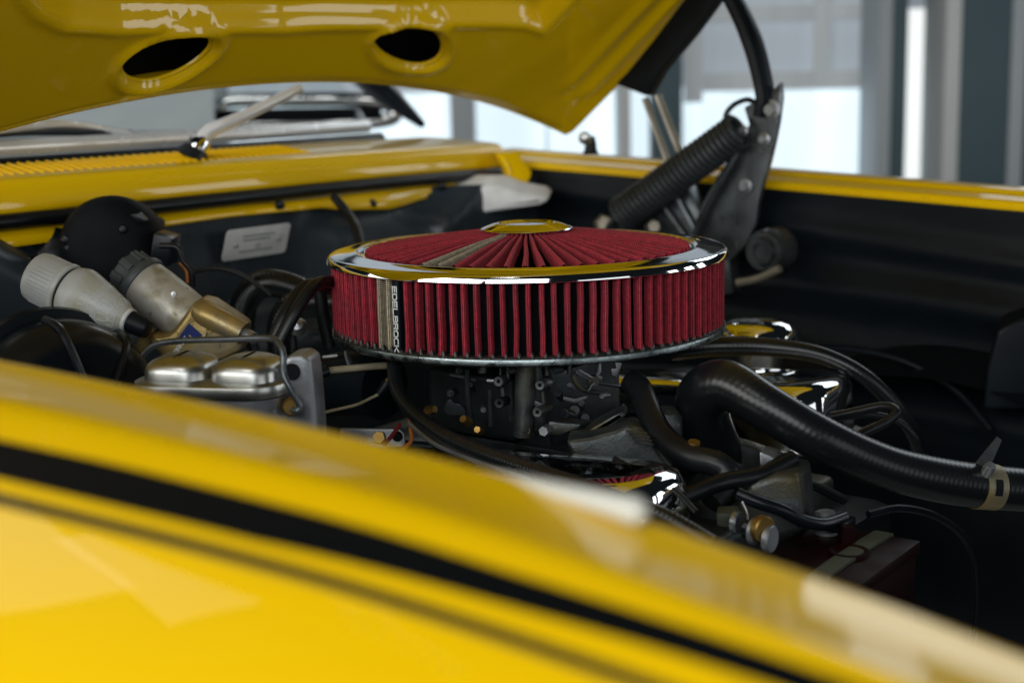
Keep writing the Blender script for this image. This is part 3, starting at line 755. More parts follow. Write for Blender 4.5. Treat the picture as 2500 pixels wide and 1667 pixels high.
def inst(name, me, ang, parent, z=.012):
    o = bpy.data.objects.new(name, me); COL.objects.link(o); o.parent = parent; o.location = (0, 0, z); o.rotation_euler = (0, 0, ang); return o
for k in range(NP):
    kk = k - NP // 2
    ang = a_off + kk * da + random.uniform(-.0022, .0022)
    if kk == i_lab: continue
    tan = kk in (i_lab - 1, i_lab - 2)
    if tan: ang = a_off + kk * da + (.006 if kk == i_lab - 1 else .004)
    o = inst('pleat', random.choice(TAN if tan else RED), ang, t)
    if not tan: o.rotation_euler = (random.uniform(-.004, .004), random.uniform(-.006, .006), ang)
lm = tomesh('label_strip', pleat_mesh(3, True), 'black_satin')
ls = inst('label_strip', lm, a_off + i_lab * da, t); ls['label'] = 'black strip with white lettering on the filter'
mb = MB()
lettering(mb, 'EDELBROCK', lambda x, y, l: V((-.00215 + y - 0, -(.1742 + .0001 + l), .0545 - x)), .0046, .0042, .00140, .00092)
me = tomesh('lettering', mb, 'white_print'); lt = inst('lettering', me, 0, ls, 0)
# top ring and cap
ring = [(.1700, .0612), (.1776, .0604), (.1780, .0608), (.1779, .0614), (.1769, .0648), (.1764, .0657), (.1756, .0665), (.1744, .0671), (.1725, .0674), (.1690, .0675), (.1640, .0678), (.1585, .0683), (.1540, .0689), (.1522, .0692),
        (.1508, .0692), (.1496, .0687), (.1488, .0680), (.1480, .0676), (.1468, .0675), (.1446, .0676), (.1438, .0672), (.1432, .0670), (.1430, .060)]
build('top_ring', MB().lathe(ring, (0, 0, 0), n=200), 'chrome', t, ang=50)
cap = [(.030, .0815), (.0400, .0836), (.0408, .0841), (.0411, .0848), (.0407, .0855), (.0390, .0862), (.0330, .0884), (.0275, .0900), (.0258, .0903), (.0250, .0900), (.0245, .0892), (.0236, .0886), (.0220, .0885), (.0, .0889)]
build('centre_cap', MB().lathe(cap, (0, 0, 0), n=96), 'chrome', t, ang=50)
def cone_mesh(seed):
    rnd = random.Random(seed); mb = MB(); rows = []; n = 14; ph = rnd.random() * 6; am = rnd.uniform(.0003, .0008)
    L = [0]
    for i in range(n + 1):
        s = i / n; r = .1436 - (.1436 - .0345) * s
        z = .0698 + .0135 * (s ** 1.35) + .0022 * math.sin(PI * s) * 1
        half = .0025 * (1 - s) + .00120 * s; back = r * PI / 60 * .99; dep = .013 * (1 - .45 * s)
        prof = fold_profile(half, half, dep, min(back, half * 1.12))
        dx = am * math.sin(s * 7 + ph) * math.sin(PI * s)
        dz = .0
        if i == 0: dep0 = 0
        rows.append([V((x + dx, -r, z - d - dz)) for x, d in prof])
        if i: L.append(L[-1] + (.1436 - .0345) / n)
    acc = [0]; prof = fold_profile(.0026, .0026, .011, .006)
    for a, b in zip(prof, prof[1:]): acc.append(acc[-1] + math.hypot(b[0] - a[0], b[1] - a[1]))
    mb.grid(rows, uv=lambda i, j: (acc[j], L[i])); return mb
CR = [tomesh('cone_pleat', cone_mesh(k), 'red_gauze') for k in range(5)]
CT = [tomesh('cone_pleat', cone_mesh(70 + k), 'tan_gauze') for k in range(2)]
NC = 60; c_off = math.radians(-1.2)
for k in range(NC):
    kk = k - NC // 2; ang = c_off + kk * 2 * PI / NC
    tan = kk in (-5, -6)
    inst('cone_pleat', random.choice(CT if tan else CR), ang + (0 if tan else random.uniform(-.010, .010)), t)

# ================================================================== UNDER THE FILTER
# ---- carburettor
t = thing('carburettor', (0, 0, -.105), 'dark cast carburettor directly beneath the air filter', 'carburettor')
build('air_horn', MB().lathe([(.050, -.012), (.0665, -.0145), (.0665, -.028), (.062, -.030), (.055, -.034)], (0, 0, 0), n=64), 'cast_dark', t)
build('main_body', MB().box((0, 0, -.064), Fd * .062, Ld * .056, (0, 0, .033)), 'cast_dark', t, bevel=.005)
build('base_flange', MB().box(car(0, 0, -.100), Fd * .080, Ld * .062, (0, 0, .0055)), 'cast_dark', t, bevel=.002)
bodyface = 1.135
build('bowl', MB().box(car(-.012, -.062, -.062), Fd * .048, Ld * .012, (0, 0, .028)), 'cast_dark', t, bevel=.006, seg=3)
build('pillar', MB().tube([pt(1283, 886, 1.125), pt(1281, 960, 1.125), pt(1277, 1062, 1.128)], .0085, n=12, sub=3), 'cast', t)
build('pillar', MB().prism([pt(x, y, 1.13) for x, y in ((1322, 894), (1330, 955), (1332, 1050), (1300, 1056), (1300, 894))], (.0, .03, 0)), 'cast_dark', t, bevel=.002)
axb = (-Ld * .93 + Fd * .3 + V((0, 0, .08))).normalized()
for x, y, r, dd, ln, m in ((1217, 931, .0041, 1.118, .020, 'cast'), (1219, 984, .0041, 1.120, .016, 'cast_dark'), (1318, 940, .0040, 1.112, .026, 'cast'), (1312, 1006, .0041, 1.106, .028, 'cast')):
    p = pt(x, y, dd)
    build('boss', MB().lathe([(r * .35, -.006), (r * .36, .0004), (r * .92, .0006), (r, 0), (r * 1.02, -ln)], p, p + axb, n=24), m, t)
build('boss_arm', MB().tube([pt(1190, 929, 1.122), pt(1206, 930, 1.120)], .0017, n=8, sub=2), 'alloy', t)
build('boss_arm', MB().tube([pt(1326, 934, 1.12), pt(1343, 933, 1.125)], .0032, n=10, sub=2), 'alloy', t)
build('gusset', MB().prism([pt(x, y, 1.125) for x, y in ((1284, 972), (1300, 974), (1336, 990), (1340, 1006), (1322, 1000), (1286, 984))], (0, .012, 0)), 'cast', t, bevel=.0008)
build('rib', MB().tube([pt(1226, 946, 1.125), pt(1228, 966, 1.125)], .0016, n=8, sub=2), 'cast', t)
build('rib', MB().tube([pt(1324, 955, 1.126), pt(1327, 984, 1.126)], .0014, n=8, sub=2), 'cast', t)
for x0, x1, y1 in ((1165, 1190, 909), (1234, 1246, 925), (1218, 1225, 915), (1328, 1342, 915), (1384, 1396, 912)):
    build('screw_post', MB().tube([pt((x0 + x1) / 2, 890, 1.13), pt((x0 + x1) / 2, y1, 1.13)], (x1 - x0) / 2 / 3080, n=12, sub=2), 'cast', t)
build('flange_block', MB().prism([pt(x, y, 1.125) for x, y in ((1340, 1028), (1366, 1032), (1416, 1036), (1412, 1046), (1368, 1062), (1336, 1062))], (.012, .016, 0)), 'cast', t, bevel=.0012)
p = pt(1332, 1050, 1.118); build('nut', MB().lathe([(0, .006), (.0040, .006), (.0046, .004), (.0046, -.006)], p, p + axb, n=6), 'alloy', t)
p = pt(1284, 1050, 1.122); build('vacuum_port', MB().lathe([(.0026, -.008), (.0028, .001), (.0040, .001), (.0043, -.01)], p, p + axb, n=22), 'cast', t)
for x, y, r, dd in ((1448, 930, .0052, 1.16), (1402, 1000, .0045, 1.15)):
    p = pt(x, y, dd); build('linkage_disc', MB().lathe([(.0, .0016), (r * .9, .0016), (r, .0004), (r, -.002)], p, p + (-Ld + Fd * .9).normalized(), n=22), 'cast', t)
lk = [pt(1462, 884, 1.17), pt(1462, 905, 1.168), pt(1456, 918, 1.166), pt(1470, 924, 1.165)]
build('throttle_lever', MB().tube(lk, .0022, n=8, sub=4), 'alloy', t)
build('throttle_rod', MB().tube([pt(1432, 956, 1.15), pt(1450, 935, 1.16), pt(1500, 940, 1.17), pt(1560, 944, 1.19)], .0016, n=8, sub=4), 'steel_dark', t)
build('lever', MB().prism([pt(x, y, 1.175) for x, y in ((1502, 884), (1518, 886), (1514, 902), (1506, 922), (1494, 916), (1492, 900), (1504, 900))], (0, .003, 0)), 'alloy', t, bevel=.0006)

rc = random.Random(5)
for x, y, r, dd, m in ((1120, 905, .0030, 1.165, 'cast'), (1150, 940, .0022, 1.15, 'cast_dark'), (1100, 960, .0034, 1.165, 'cast_dark'), (1180, 1000, .0026, 1.14, 'cast'), (1250, 905, .0024, 1.12, 'cast'), (1350, 905, .0030, 1.12, 'cast'),
                       (1362, 960, .0036, 1.135, 'cast_dark'), (1390, 940, .0022, 1.14, 'alloy'), (1378, 1010, .0050, 1.14, 'cast_dark'), (1420, 985, .0030, 1.15, 'cast'), (1428, 1020, .0040, 1.16, 'cast_dark'), (1470, 965, .0030, 1.17, 'alloy'), (1250, 1020, .0030, 1.125, 'cast_dark')):
    p = pt(x, y, dd); a_ = (axb + V((rc.uniform(-.4, .4), rc.uniform(-.2, .2), rc.uniform(-.1, .6)))).normalized()
    build('screw', MB().lathe([(0, .0022), (r * .45, .0022), (r * .5, .0008), (r * .9, .0008), (r, 0), (r, -.012)], p, p + a_, n=rc.choice((6, 14, 18))), m, t)
build('vent_tube', MB().tube([pt(1400, 900, 1.15), pt(1404, 930, 1.148), pt(1425, 952, 1.15), pt(1462, 958, 1.16)], .0024, n=8, sub=4), 'cast', t)
build('vacuum_tube', MB().tube([pt(1100, 915, 1.17), pt(1130, 920, 1.16), pt(1160, 928, 1.15)], .0012, n=6, sub=4), 'alloy', t)
build('pump_lever', MB().prism([pt(x, y, 1.128) for x, y in ((1376, 968), (1404, 974), (1432, 966), (1436, 972), (1404, 984), (1374, 976))], (0, .003, 0)), 'cast', t, bevel=.0006)
build('bowl_rib', MB().tube([pt(1140, 900, 1.15), pt(1142, 960, 1.15), pt(1150, 1040, 1.15)], .0024, n=8, sub=3), 'cast_dark', t)
build('bowl_rib', MB().tube([pt(1196, 950, 1.128), pt(1198, 1040, 1.13)], .0020, n=8, sub=2), 'cast_dark', t)
coil = []
for k in range(9 * 10 + 1):
    q = 2 * PI * k / 10; c_ = pt(1410, 905, 1.14).lerp(pt(1444, 925, 1.15), k / 90); coil.append(c_ + V((math.cos(q) * .0018, 0, math.sin(q) * .0018)))
build('return_spring', MB().tube(coil, .0005, n=5, sub=0), 'alloy', t)
# ---- intake manifold
t = thing('intake_manifold', car(0, 0, -.19), 'grey cast intake manifold beneath the carburettor', 'manifold')
build('plenum', MB().box(car(0, 0, -.125), Fd * .10, Ld * .07, (0, 0, .018)), 'cast', t, bevel=.010, seg=3)
build('valley', MB().box(car(0, 0, -.155), Fd * .24, Ld * .13, (0, 0, .018)), 'cast', t, bevel=.008, seg=3)
for u, sgn in ((-.16, -1), (-.055, -1), (.06, -1), (.165, -1), (-.16, 1), (-.055, 1), (.06, 1), (.165, 1)):
    path = [car(u * .45, sgn * .04, -.116), car(u * .8, sgn * .08, -.122), car(u, sgn * .125, -.142), car(u, sgn * .155, -.165)]
    build('runner', MB().tube(path, .0215, n=14, sub=5, flat=1.2), 'cast', t)
p = car(.205, -.01, -.128)
build('water_neck', MB().lathe([(.034, -.03), (.033, .0), (.028, .012), (.024, .022), (.024, .04)], p, p + V((.25, -.1, .9)), n=28), 'cast', t)
rb = pt(1560, 1060, 1.10)
mb = MB()
for k, (x0, x1, y) in enumerate(((1536, 1566, 1042), (1530, 1580, 1052), (1538, 1586, 1061), (1546, 1590, 1070), (1552, 1594, 1079))):
    mb.tube([pt(x0, y, 1.062), pt((x0 + x1) / 2, y + 2, 1.058), pt(x1, y + 7, 1.058)], .0013, n=6, sub=3)
shp = [(1380, 1075), (1440, 1068), (1500, 1052), (1540, 1036), (1575, 1046), (1596, 1080), (1625, 1120), (1650, 1150), (1600, 1170), (1500, 1140), (1400, 1120)]
build('casting_boss', MB().prism([pt(x, y, 1.075) for x, y in shp], (.004, .05, -.004)), 'cast', t, bevel=.006, seg=3)
build('casting_marks', mb, 'cast', t)
shp = [(1390, 1072), (1420, 1064), (1450, 1040), (1500, 1012), (1520, 1004), (1528, 1012), (1490, 1050), (1440, 1080), (1400, 1090)]
build('casting_ridge', MB().prism([pt(x, y, 1.11) for x, y in shp], (.004, .03, 0)), 'cast', t, bevel=.004)
p = pt(1625, 1030, 1.12)
build('casting_dome', MB().lathe([(0, .012), (.008, .011), (.013, .006), (.015, -.004), (.016, -.04)], p, p + V((.1, -.3, 1)), n=24), 'cast', t)

# ---- engine block mass below, and the brass plugs
t = thing('engine_block', car(0, 0, -.52), 'dark engine block below manifold and valve covers', 'engine')
build('block', MB().box(car(0, 0, -.33), Fd * .27, Ld * .20, (0, 0, .16)), 'black_satin', t, bevel=.02)
build('front_cover', MB().prism([pt(x, y, 1.02) for x, y in ((1832, 1180), (1890, 1160), (1948, 1160), (1956, 1220), (1962, 1300), (1850, 1330), (1800, 1300), (1802, 1230))], (.02, .05, 0)), 'cast', t, bevel=.006, seg=3)
build('cover_lug', MB().prism([pt(x, y, 1.04) for x, y in ((1853, 1102), (1880, 1112), (1900, 1126), (1870, 1138), (1860, 1150), (1854, 1130))], (.01, .02, 0)), 'alloy', t, bevel=.002)
build('rear_casting', MB().tube([pt(815, 940, 1.30), pt(880, 935, 1.28), pt(940, 945, 1.26)], .030, n=18, sub=4), 'black_satin', t)
for x, y, r, dd in ((1136, 1026, .0042, 1.14), (1054, 1000, .0040, 1.16), (1168, 1050, .0035, 1.12), (1044, 1056, .0040, 1.13)):
    p = pt(x, y, dd); a = V((random.uniform(-.8, .8), -.7, random.uniform(-.2, .8))).normalized()
    build('brass_plug', MB().lathe([(0, .004), (r * .8, .004), (r, .002), (r, -.006)], p, p + a, n=6), 'brass', t)
ob = [(1080, 1000), (1092, 978), (1100, 972), (1108, 984), (1122, 985), (1136, 1000), (1140, 1014), (1120, 1016), (1095, 1014)]
build('choke_bracket', MB().prism([pt(x, y, 1.17) for x, y in ob], (0, .006, 0)), 'cast_dark', t, bevel=.001)
p = pt(1298 + 350, 1082 , 1.08)
build('core_plug', MB().lathe([(0, .002), (.0046, .002), (.005, -.001)], pt(1694, 1083, 1.05), pt(1694, 1083, 1.05) + V((.1, -.25, 1)), n=20), 'brass', t)

# ---- valve covers
def valve_cover(name, front, tilt, wd, ln, ht, label, extra=None):
    fw = (Fd * math.cos(tilt) + V((0, 0, math.sin(tilt)))).normalized(); up = V((0, 0, 1)); lat = Ld
    t = thing(name, front - fw * ln * .5 - V((0, 0, ht + .02)), label, 'valve cover', 'chrome valve covers')
    rows = []
    for zf, ins in ((-1, 0), (-.5, .0), (-.2, .002), (-.06, .006), (0, .014), (.02, .03)):
        rows.append([front - fw * ln / 2 + fw * x + lat * y + up * (ht * zf) for x, y in rrect(ln / 2 - ins, wd / 2 - ins, .034, 7)])
    mb = MB().grid(rows, close_u=True); mb.add(rows[-1], [list(range(len(rows[-1])))])
    build('cover', mb, 'chrome', t, ang=50)
    fl = [front - fw * ln / 2 + fw * x + lat * y + up * (-ht) for x, y in rrect(ln / 2 + .008, wd / 2 + .008, .04, 7)]
    build('flange', MB().prism(fl, up * .004), 'chrome_dull', t, bevel=.001)
    return t, fw
fr = pt(1640, 1160, .965)
valve_cover('valve_cover', fr, math.radians(4), .10, .44, .065, 'chrome valve cover at near side, mostly hidden by the fender')
fr = pt(2055, 925, 1.30)
tv, fw = valve_cover('valve_cover', fr, math.radians(4.0), .12, .46, .062, 'chrome valve cover on the far side below the arched hose')
p = pt(1850, 822, 1.50)
t = thing('breather_cap', p - V((0, 0, .03)), 'small chrome breather cap just right of the filter base', 'cap')
build('cap', MB().lathe([(0, .020), (.022, .019), (.035, .015), (.0415, .008), (.043, 0), (.042, -.012), (.030, -.013)], p, p + V((0, 0, 1)), n=48), 'chrome', t)
build('neck', MB().lathe([(.026, -.012), (.026, -.05)], p, p + V((0, 0, 1)), n=32), 'chrome_dull', t)

# ================================================================== HOSES AND LINES
def hose(name, path, r, m, label, n=18, sub=8, cat='hose', group=None, flat=1):
    return tag(build(name, MB().tube(path, r, n=n, sub=sub, flat=flat), m, ang=60), label, cat, group)
# thick radiator hose
R = .0255
path = [pt(1762, 1135, 1.17), pt(1732, 1072, 1.15), pt(1714, 1008, 1.135), pt(1724, 958, 1.12), pt(1778, 941, 1.105), pt(1870, 994, 1.085), pt(1990, 1064, 1.075), pt(2110, 1120, 1.08), pt(2230, 1158, 1.09), pt(2400, 1187, 1.11), pt(2660, 1206, 1.14)]
t = thing('radiator_hose', path[5] - V((0, 0, .05)), 'thick black radiator hose sweeping to the right edge', 'hose')
build('hose', MB().tube(path, lambda s: .0228 - .0050 * sm(.15, .62, s) + .0004 * math.sin(s * 23), n=28, sub=10), 'rubber_wrapped', t, ang=60)
p = pt(2404, 1187.5, 1.1105); q = pt(2440, 1190, 1.1148); a = (q - p).normalized()
hc_ = build('hose_clamp', MB().lathe([(.0175, -.0095), (.0188, -.0095), (.0188, .0095), (.0175, .0095)], p, p + a, n=40), 'gold_zinc', t, ang=30)
build('clamp_tail', MB().prism([pt(2384, 1130, 1.105), pt(2436, 1066, 1.105), pt(2446, 1074, 1.105), pt(2424, 1124, 1.105), pt(2400, 1140, 1.105)], (0, .002, 0)), 'steel_dark', hc_)
sc_ = p + V((-.004, -.014, .015)); build('clamp_screw', MB().lathe([(0, .010), (.004, .010), (.0048, .007), (.0048, -.008), (0, -.009)], sc_, sc_ + V((.2, -.5, .8)), n=12), 'alloy', hc_)
mb = MB()
def onh(al, an, l): 
    x = a.cross(V((0, 0, 1))).normalized(); y = x.cross(a).normalized()
    return p + a * al + (y * math.sin(an) - V((0, 0, 0)) + x * math.cos(an)) * (.0190 + l)
x_ = a.cross(V((0, 0, 1))).normalized()
sg = 1 if x_.y < 0 else -1
rows = [[onh(al, (PI / 2 if False else 0) + (0 if sg > 0 else PI) + an, .0003) for al in (-.0035, .0035)] for an in [math.radians(-8 + 5 * k) for k in range(9)]]
build('clamp_slot', MB().grid(rows), 'black_matte', hc_)
# hose under the filter running to the lower right
path = [pt(962, 880, 1.17), pt(966, 935, 1.15), pt(990, 985, 1.12), pt(1035, 1030, 1.08), pt(1110, 1078, 1.03), pt(1220, 1122, .985), pt(1360, 1168, .94), pt(1500, 1216, .91), pt(1620, 1262, .89), pt(1740, 1330, .87)]
hose('fuel_hose', path, .0063, 'rubber_ribbed', 'ribbed black hose curving from filter base towards the lower middle', n=16)
path = [pt(1000, 1034, 1.09), pt(1060, 1082, 1.05), pt(1140, 1116, 1.01), pt(1220, 1146, .975), pt(1300, 1172, .95)]
hose('braided_line', path, .0019, 'alloy', 'thin pale braided line beneath the ribbed hose', n=8, cat='line')
# arched hose on the right
path = [pt(1640, 852, 1.36), pt(1760, 845, 1.36), pt(1880, 848, 1.35), pt(2000, 866, 1.34), pt(2100, 912, 1.33), pt(2180, 985, 1.33), pt(2232, 1060, 1.34), pt(2252, 1130, 1.36)]
hose('heater_hose', path, lambda s: .0078 if s > .5 else .0078 + .003 * (1 - s / .5), 'rubber_wrapped', 'black hose arching right of the filter down behind the radiator hose')
# S shaped bypass hose
path = [pt(1540, 930, 1.13), pt(1562, 950, 1.12), pt(1582, 1000, 1.10), pt(1618, 1065, 1.075), pt(1680, 1112, 1.05), pt(1738, 1128, 1.04), pt(1772, 1150, 1.035), pt(1770, 1185, 1.03), pt(1735, 1225, 1.02)]
hose('bypass_hose', path, .0102, 'rubber', 'S-shaped black hose below the right half of the filter')
path = [pt(1540, 1270, 1.0), pt(1640, 1225, 1.01), pt(1760, 1178, 1.02), pt(1850, 1160, 1.03), pt(1935, 1120, 1.05)]
hose('coolant_hose', path, .0068, 'rubber', 'straight black hose crossing under the S-shaped hose')
path = [pt(1600, 1260, .97), pt(1700, 1330, .94), pt(1790, 1400, .90), pt(1850, 1450, .88)]
hose('coolant_hose', path, .0055, 'grey_satin', 'grey-black hose dipping behind the near fender edge')
# thin looped cables
path = [pt(2030, 1018, 1.2), pt(2100, 1003, 1.19), pt(2160, 992, 1.18), pt(2188, 1006, 1.17), pt(2160, 1032, 1.165), pt(2110, 1055, 1.16), pt(2070, 1080, 1.15)]
hose('cable', path, .0042, 'rubber', 'glossy black cable looping behind the radiator hose', n=12, cat='cable')
path = [pt(2050, 1020, 1.25), pt(2130, 1012, 1.25), pt(2195, 1030, 1.25), pt(2238, 1075, 1.25), pt(2256, 1125, 1.26)]
hose('cable', path, .0030, 'rubber', 'thin grey cable inside the arched hose', n=10, cat='cable')
# left hand heater hoses
path = [pt(600, 860, 1.50), pt(588, 790, 1.50), pt(604, 725, 1.50), pt(650, 692, 1.50), pt(720, 705, 1.50), pt(780, 740, 1.5), pt(860, 770, 1.5)]
hose('heater_hose', path, .0150, 'rubber_ribbed', 'thick ribbed black hose arching left of the filter')
path = [pt(690, 860, 1.45), pt(690, 790, 1.45), pt(720, 748, 1.45), pt(790, 738, 1.45), pt(880, 745, 1.45)]
hose('heater_hose', path, .0155, 'rubber_ribbed', 'second ribbed hose running in behind the filter')
path = [pt(665, 830, 1.17), pt(700, 760, 1.18), pt(735, 708, 1.20), pt(765, 694, 1.22), pt(810, 705, 1.26)]
hose('vacuum_hose', path, .0054, 'rubber', 'thin black hose rising beside the filter, left of the pair', n=12)
path = [pt(680, 840, 1.15), pt(725, 755, 1.16), pt(765, 700, 1.18), pt(800, 688, 1.21), pt(850, 692, 1.26)]
hose('vacuum_hose', path, .0054, 'rubber', 'thin black hose touching the filter side, right of the pair', n=12)
path = [pt(770, 690, 1.3), pt(782, 720, 1.3), pt(790, 780, 1.3), pt(806, 850, 1.3)]
hose('vacuum_hose', path, .0060, 'rubber', 'dark hose dropping behind the two thin hoses', n=12)
path = [pt(470, 664, 1.45), pt(520, 655, 1.45), pt(570, 664, 1.45), pt(620, 690, 1.45), pt(660, 720, 1.45)]
hose('cable', path, .0025, 'rubber', 'thin dark cable in front of the firewall below the plate', n=10, cat='cable')
path = [pt(815, 480, 1.72), pt(848, 520, 1.70), pt(872, 560, 1.66), pt(880, 605, 1.62), pt(878, 640, 1.6)]
hose('cable', path, .0055, 'rubber', 'black cable hanging from the yellow flange', n=12, cat='cable')
path = [pt(390, 600, 1.33), pt(432, 604, 1.33), pt(446, 635, 1.33), pt(466, 660, 1.33), pt(470, 700, 1.33)]
hose('cable', path, .0030, 'rubber', 'black cable looping beside the blower motor', n=10, cat='cable')
path = [pt(440, 640, 1.34), pt(456, 660, 1.34), pt(460, 690, 1.34)]
hose('wire', path, .0022, 'wire_orange', 'short orange wire right of the blower motor', n=8, cat='wire')
# wires left of the carburettor
path = [pt(755, 914, 1.16), pt(800, 905, 1.17), pt(870, 898, 1.18), pt(930, 893, 1.19), pt(968, 892, 1.2)]
t_ = thing('throttle_cable', path[2], 'pale cable with dark clip under the filter left side', 'cable')
build('cable', MB().tube(path, .0030, n=10, sub=6), 'wire_beige', t_)
build('clip', MB().tube([pt(780, 912, 1.164), pt(800, 905, 1.168)], .0050, n=10, sub=2), 'black_paint', t_)
path = [pt(770, 1012, 1.14), pt(820, 1000, 1.15), pt(870, 988, 1.16), pt(905, 972, 1.17), pt(925, 962, 1.175)]
t_ = thing('sensor_wire', path[2], 'thin beige wire ending in a brass connector left of carburettor', 'wire')
build('wire', MB().tube(path, .0013, n=8, sub=6), 'wire_beige', t_)
build('boot', MB().tube([pt(922, 964, 1.175), pt(935, 948, 1.178), pt(945, 936, 1.18)], lambda s: .0028 + .0018 * s, n=10, sub=3), 'black_satin', t_)
build('connector', MB().tube([pt(946, 934, 1.18), pt(960, 916, 1.183)], .0034, n=8, sub=3), 'brass', t_)
path = [pt(1000, 1014, 1.12), pt(1002, 1045, 1.11), pt(1004, 1075, 1.10), pt(985, 1095, 1.09)]
hose('wire', path, .0016, 'wire_orange', 'orange wire dropping under the ribbed hose', n=8, cat='wire')
path = [pt(976, 1035, 1.12), pt(958, 1062, 1.11), pt(938, 1085, 1.10)]
hose('wire', path, .0018, 'wire_red', 'dark red wire crossing the bracket beside the orange one', n=8, cat='wire')
t_ = thing('mounting_bracket', pt(920, 1080, 1.13), 'grey slotted bracket at the fender edge left of carburettor', 'bracket')
build('strap', MB().prism([pt(x, y, 1.13) for x, y in ((830, 1046), (975, 1048), (986, 1058), (990, 1085), (960, 1110), (830, 1100))], (0, .004, 0)), 'alloy', t_, bevel=.001)
p = pt(926, 1068, 1.125); build('bolt', MB().lathe([(0, .006), (.005, .006), (.0058, .002), (.006, -.003)], p, p + V((0, -1, .3)), n=6), 'brass', t_)
p = pt(970, 1066, 1.128); build('slot', MB().lathe([(.0, .001), (.0035, .001), (.0045, -.001)], p, p + V((0, -1, 0)), n=16), 'black_matte', t_)
path = [pt(866, 868, 1.2), pt(846, 868, 1.2)]
t_ = thing('linkage_stay', pt(850, 890, 1.24), 'grey metal stays under the filter base at left', 'bracket')
build('stay', MB().tube([pt(846, 855, 1.24), pt(850, 875, 1.24), pt(855, 888, 1.24)], .0030, n=8, sub=3, flat=.5), 'alloy', t_)
build('stay', MB().tube([pt(752, 850, 1.26), pt(764, 872, 1.26), pt(780, 892, 1.26)], .0036, n=8, sub=3, flat=.5), 'alloy', t_)
build('stay', MB().tube([pt(788, 872, 1.27), pt(824, 868, 1.27)], .0018, n=8, sub=2), 'alloy', t_)
p = pt(728, 798, 1.28); build('ball', MB().lathe([(0, .009), (.0055, .007), (.0088, 0), (.006, -.008)], p, p + V((0, -1, .6)), n=20), 'alloy', t_)

# ================================================================== LEFT CLUSTER
# ---- brake booster
p = pt(190, 1035, 1.12); ax = (Fd * .85 + V((0, 0, .10)) - Ld * .1).normalized()
t = thing('brake_booster', p - V((0, 0, .12)), 'black ribbed brake booster dome at left behind the fender', 'booster')
bo = p - ax * .03
build('shell', MB().lathe([(.0, .060), (.030, .058), (.045, .050), (.062, .046), (.074, .040), (.083, .026), (.086, .012), (.086, 0), (.094, -.001), (.096, -.006), (.094, -.012), (.086, -.013), (.086, -.05), (.07, -.07)], bo, bo + ax, n=72), 'black_paint', t, ang=40)
xo = ax.orthogonal().normalized()
for k in range(8):
    q = 2 * PI * k / 8 + .2; yo = (xo * math.cos(q) + ax.cross(xo) * math.sin(q))
    build('rib', MB().tube([bo + ax * .0555 + yo * .036, bo + ax * .0475 + yo * .058, bo + ax * .036 + yo * .0785, bo + ax * .014 + yo * .0868], .0034, n=8, sub=4), 'black_paint', t)
# ---- master cylinder
bx = V((1, -.22, 0)).normalized(); by = V((.22, 1, 0)).normalized()
mc = pt(530, 925, 1.0)
t = thing('master_cylinder', mc - V((0, 0, .09)), 'alloy brake master cylinder with shiny domed lid and wire clip', 'cylinder')
def mpt(x, y, z): return mc + bx * x + by * y + V((0, 0, z))
lid = [mpt(x, y, 0) for x, y in rrect(.056, .034, .026, 8)]
rows = [[mpt(x, y, z) for x, y in rrect(.056 + e, .034 + e, .026 + e, 8)] for e, z in ((-.002, -.008), (.001, -.007), (.002, -.003), (.001, .0008), (-.004, .002), (-.012, .003))]
mb = MB().grid(rows, close_u=True); mb.add(rows[-1], [list(range(len(rows[-1])))])
lid_ = build('lid', mb, 'chrome_dull', t, ang=40)
for cx in (-.0255, .0255):
    rows = [[mpt(cx + x, y, z) for x, y in rrect(.0245 - e, .027 - e, .018 - e * .5, 7)] for e, z in ((0, .002), (.0006, .008), (.0020, .0120), (.005, .0148), (.010, .0170), (.014, .0182), (.0165, .0184))]
    mb = MB().grid(rows, close_u=True); mb.add(rows[-1], [list(range(len(rows[-1])))])
    build('lid_dome', mb, 'chrome_dull', lid_, ang=50)
rows = [[mpt(x, y, z) for x, y in rrect(.055 + e, .033 + e, .025, 8)] for e, z in ((0, -.0085), (-.001, -.02), (-.002, -.05), (-.004, -.085))]
build('reservoir_body', MB().grid(rows, close_u=True), 'alloy', t, ang=50)
build('end_plate', MB().prism([pt(x, y, .985) for x, y in ((688, 880), (706, 868), (738, 866), (757, 880), (764, 940), (772, 1045), (776, 1110), (690, 1110))], (.004, .03, 0)), 'alloy', t, bevel=.004, seg=3)
p = pt(712, 908, .982); build('hole', MB().lathe([(0, .0005), (.0052, .0005), (.006, -.001)], p, p + V((0, -1, .1)), n=20), 'black_matte', t)
cl = [pt(x, y, d) for x, y, d in ((350, 868, 1.035), (380, 842, 1.03), (440, 832, 1.02), (560, 828, 1.0), (655, 826, .985), (680, 838, .975), (692, 866, .968), (692, 910, .965), (710, 950, .962), (732, 990, .962), (726, 1004, .962), (715, 1000, .966))]
build('wire_clip', MB().tube(cl, .0024, n=10, sub=6), 'steel_dark', t)
p = pt(712, 992, .975); build('clip_boss', MB().lathe([(0, .004), (.005, .004), (.0068, .001), (.007, -.006)], p, p + V((0, -1, 0)), n=18), 'brass', t)
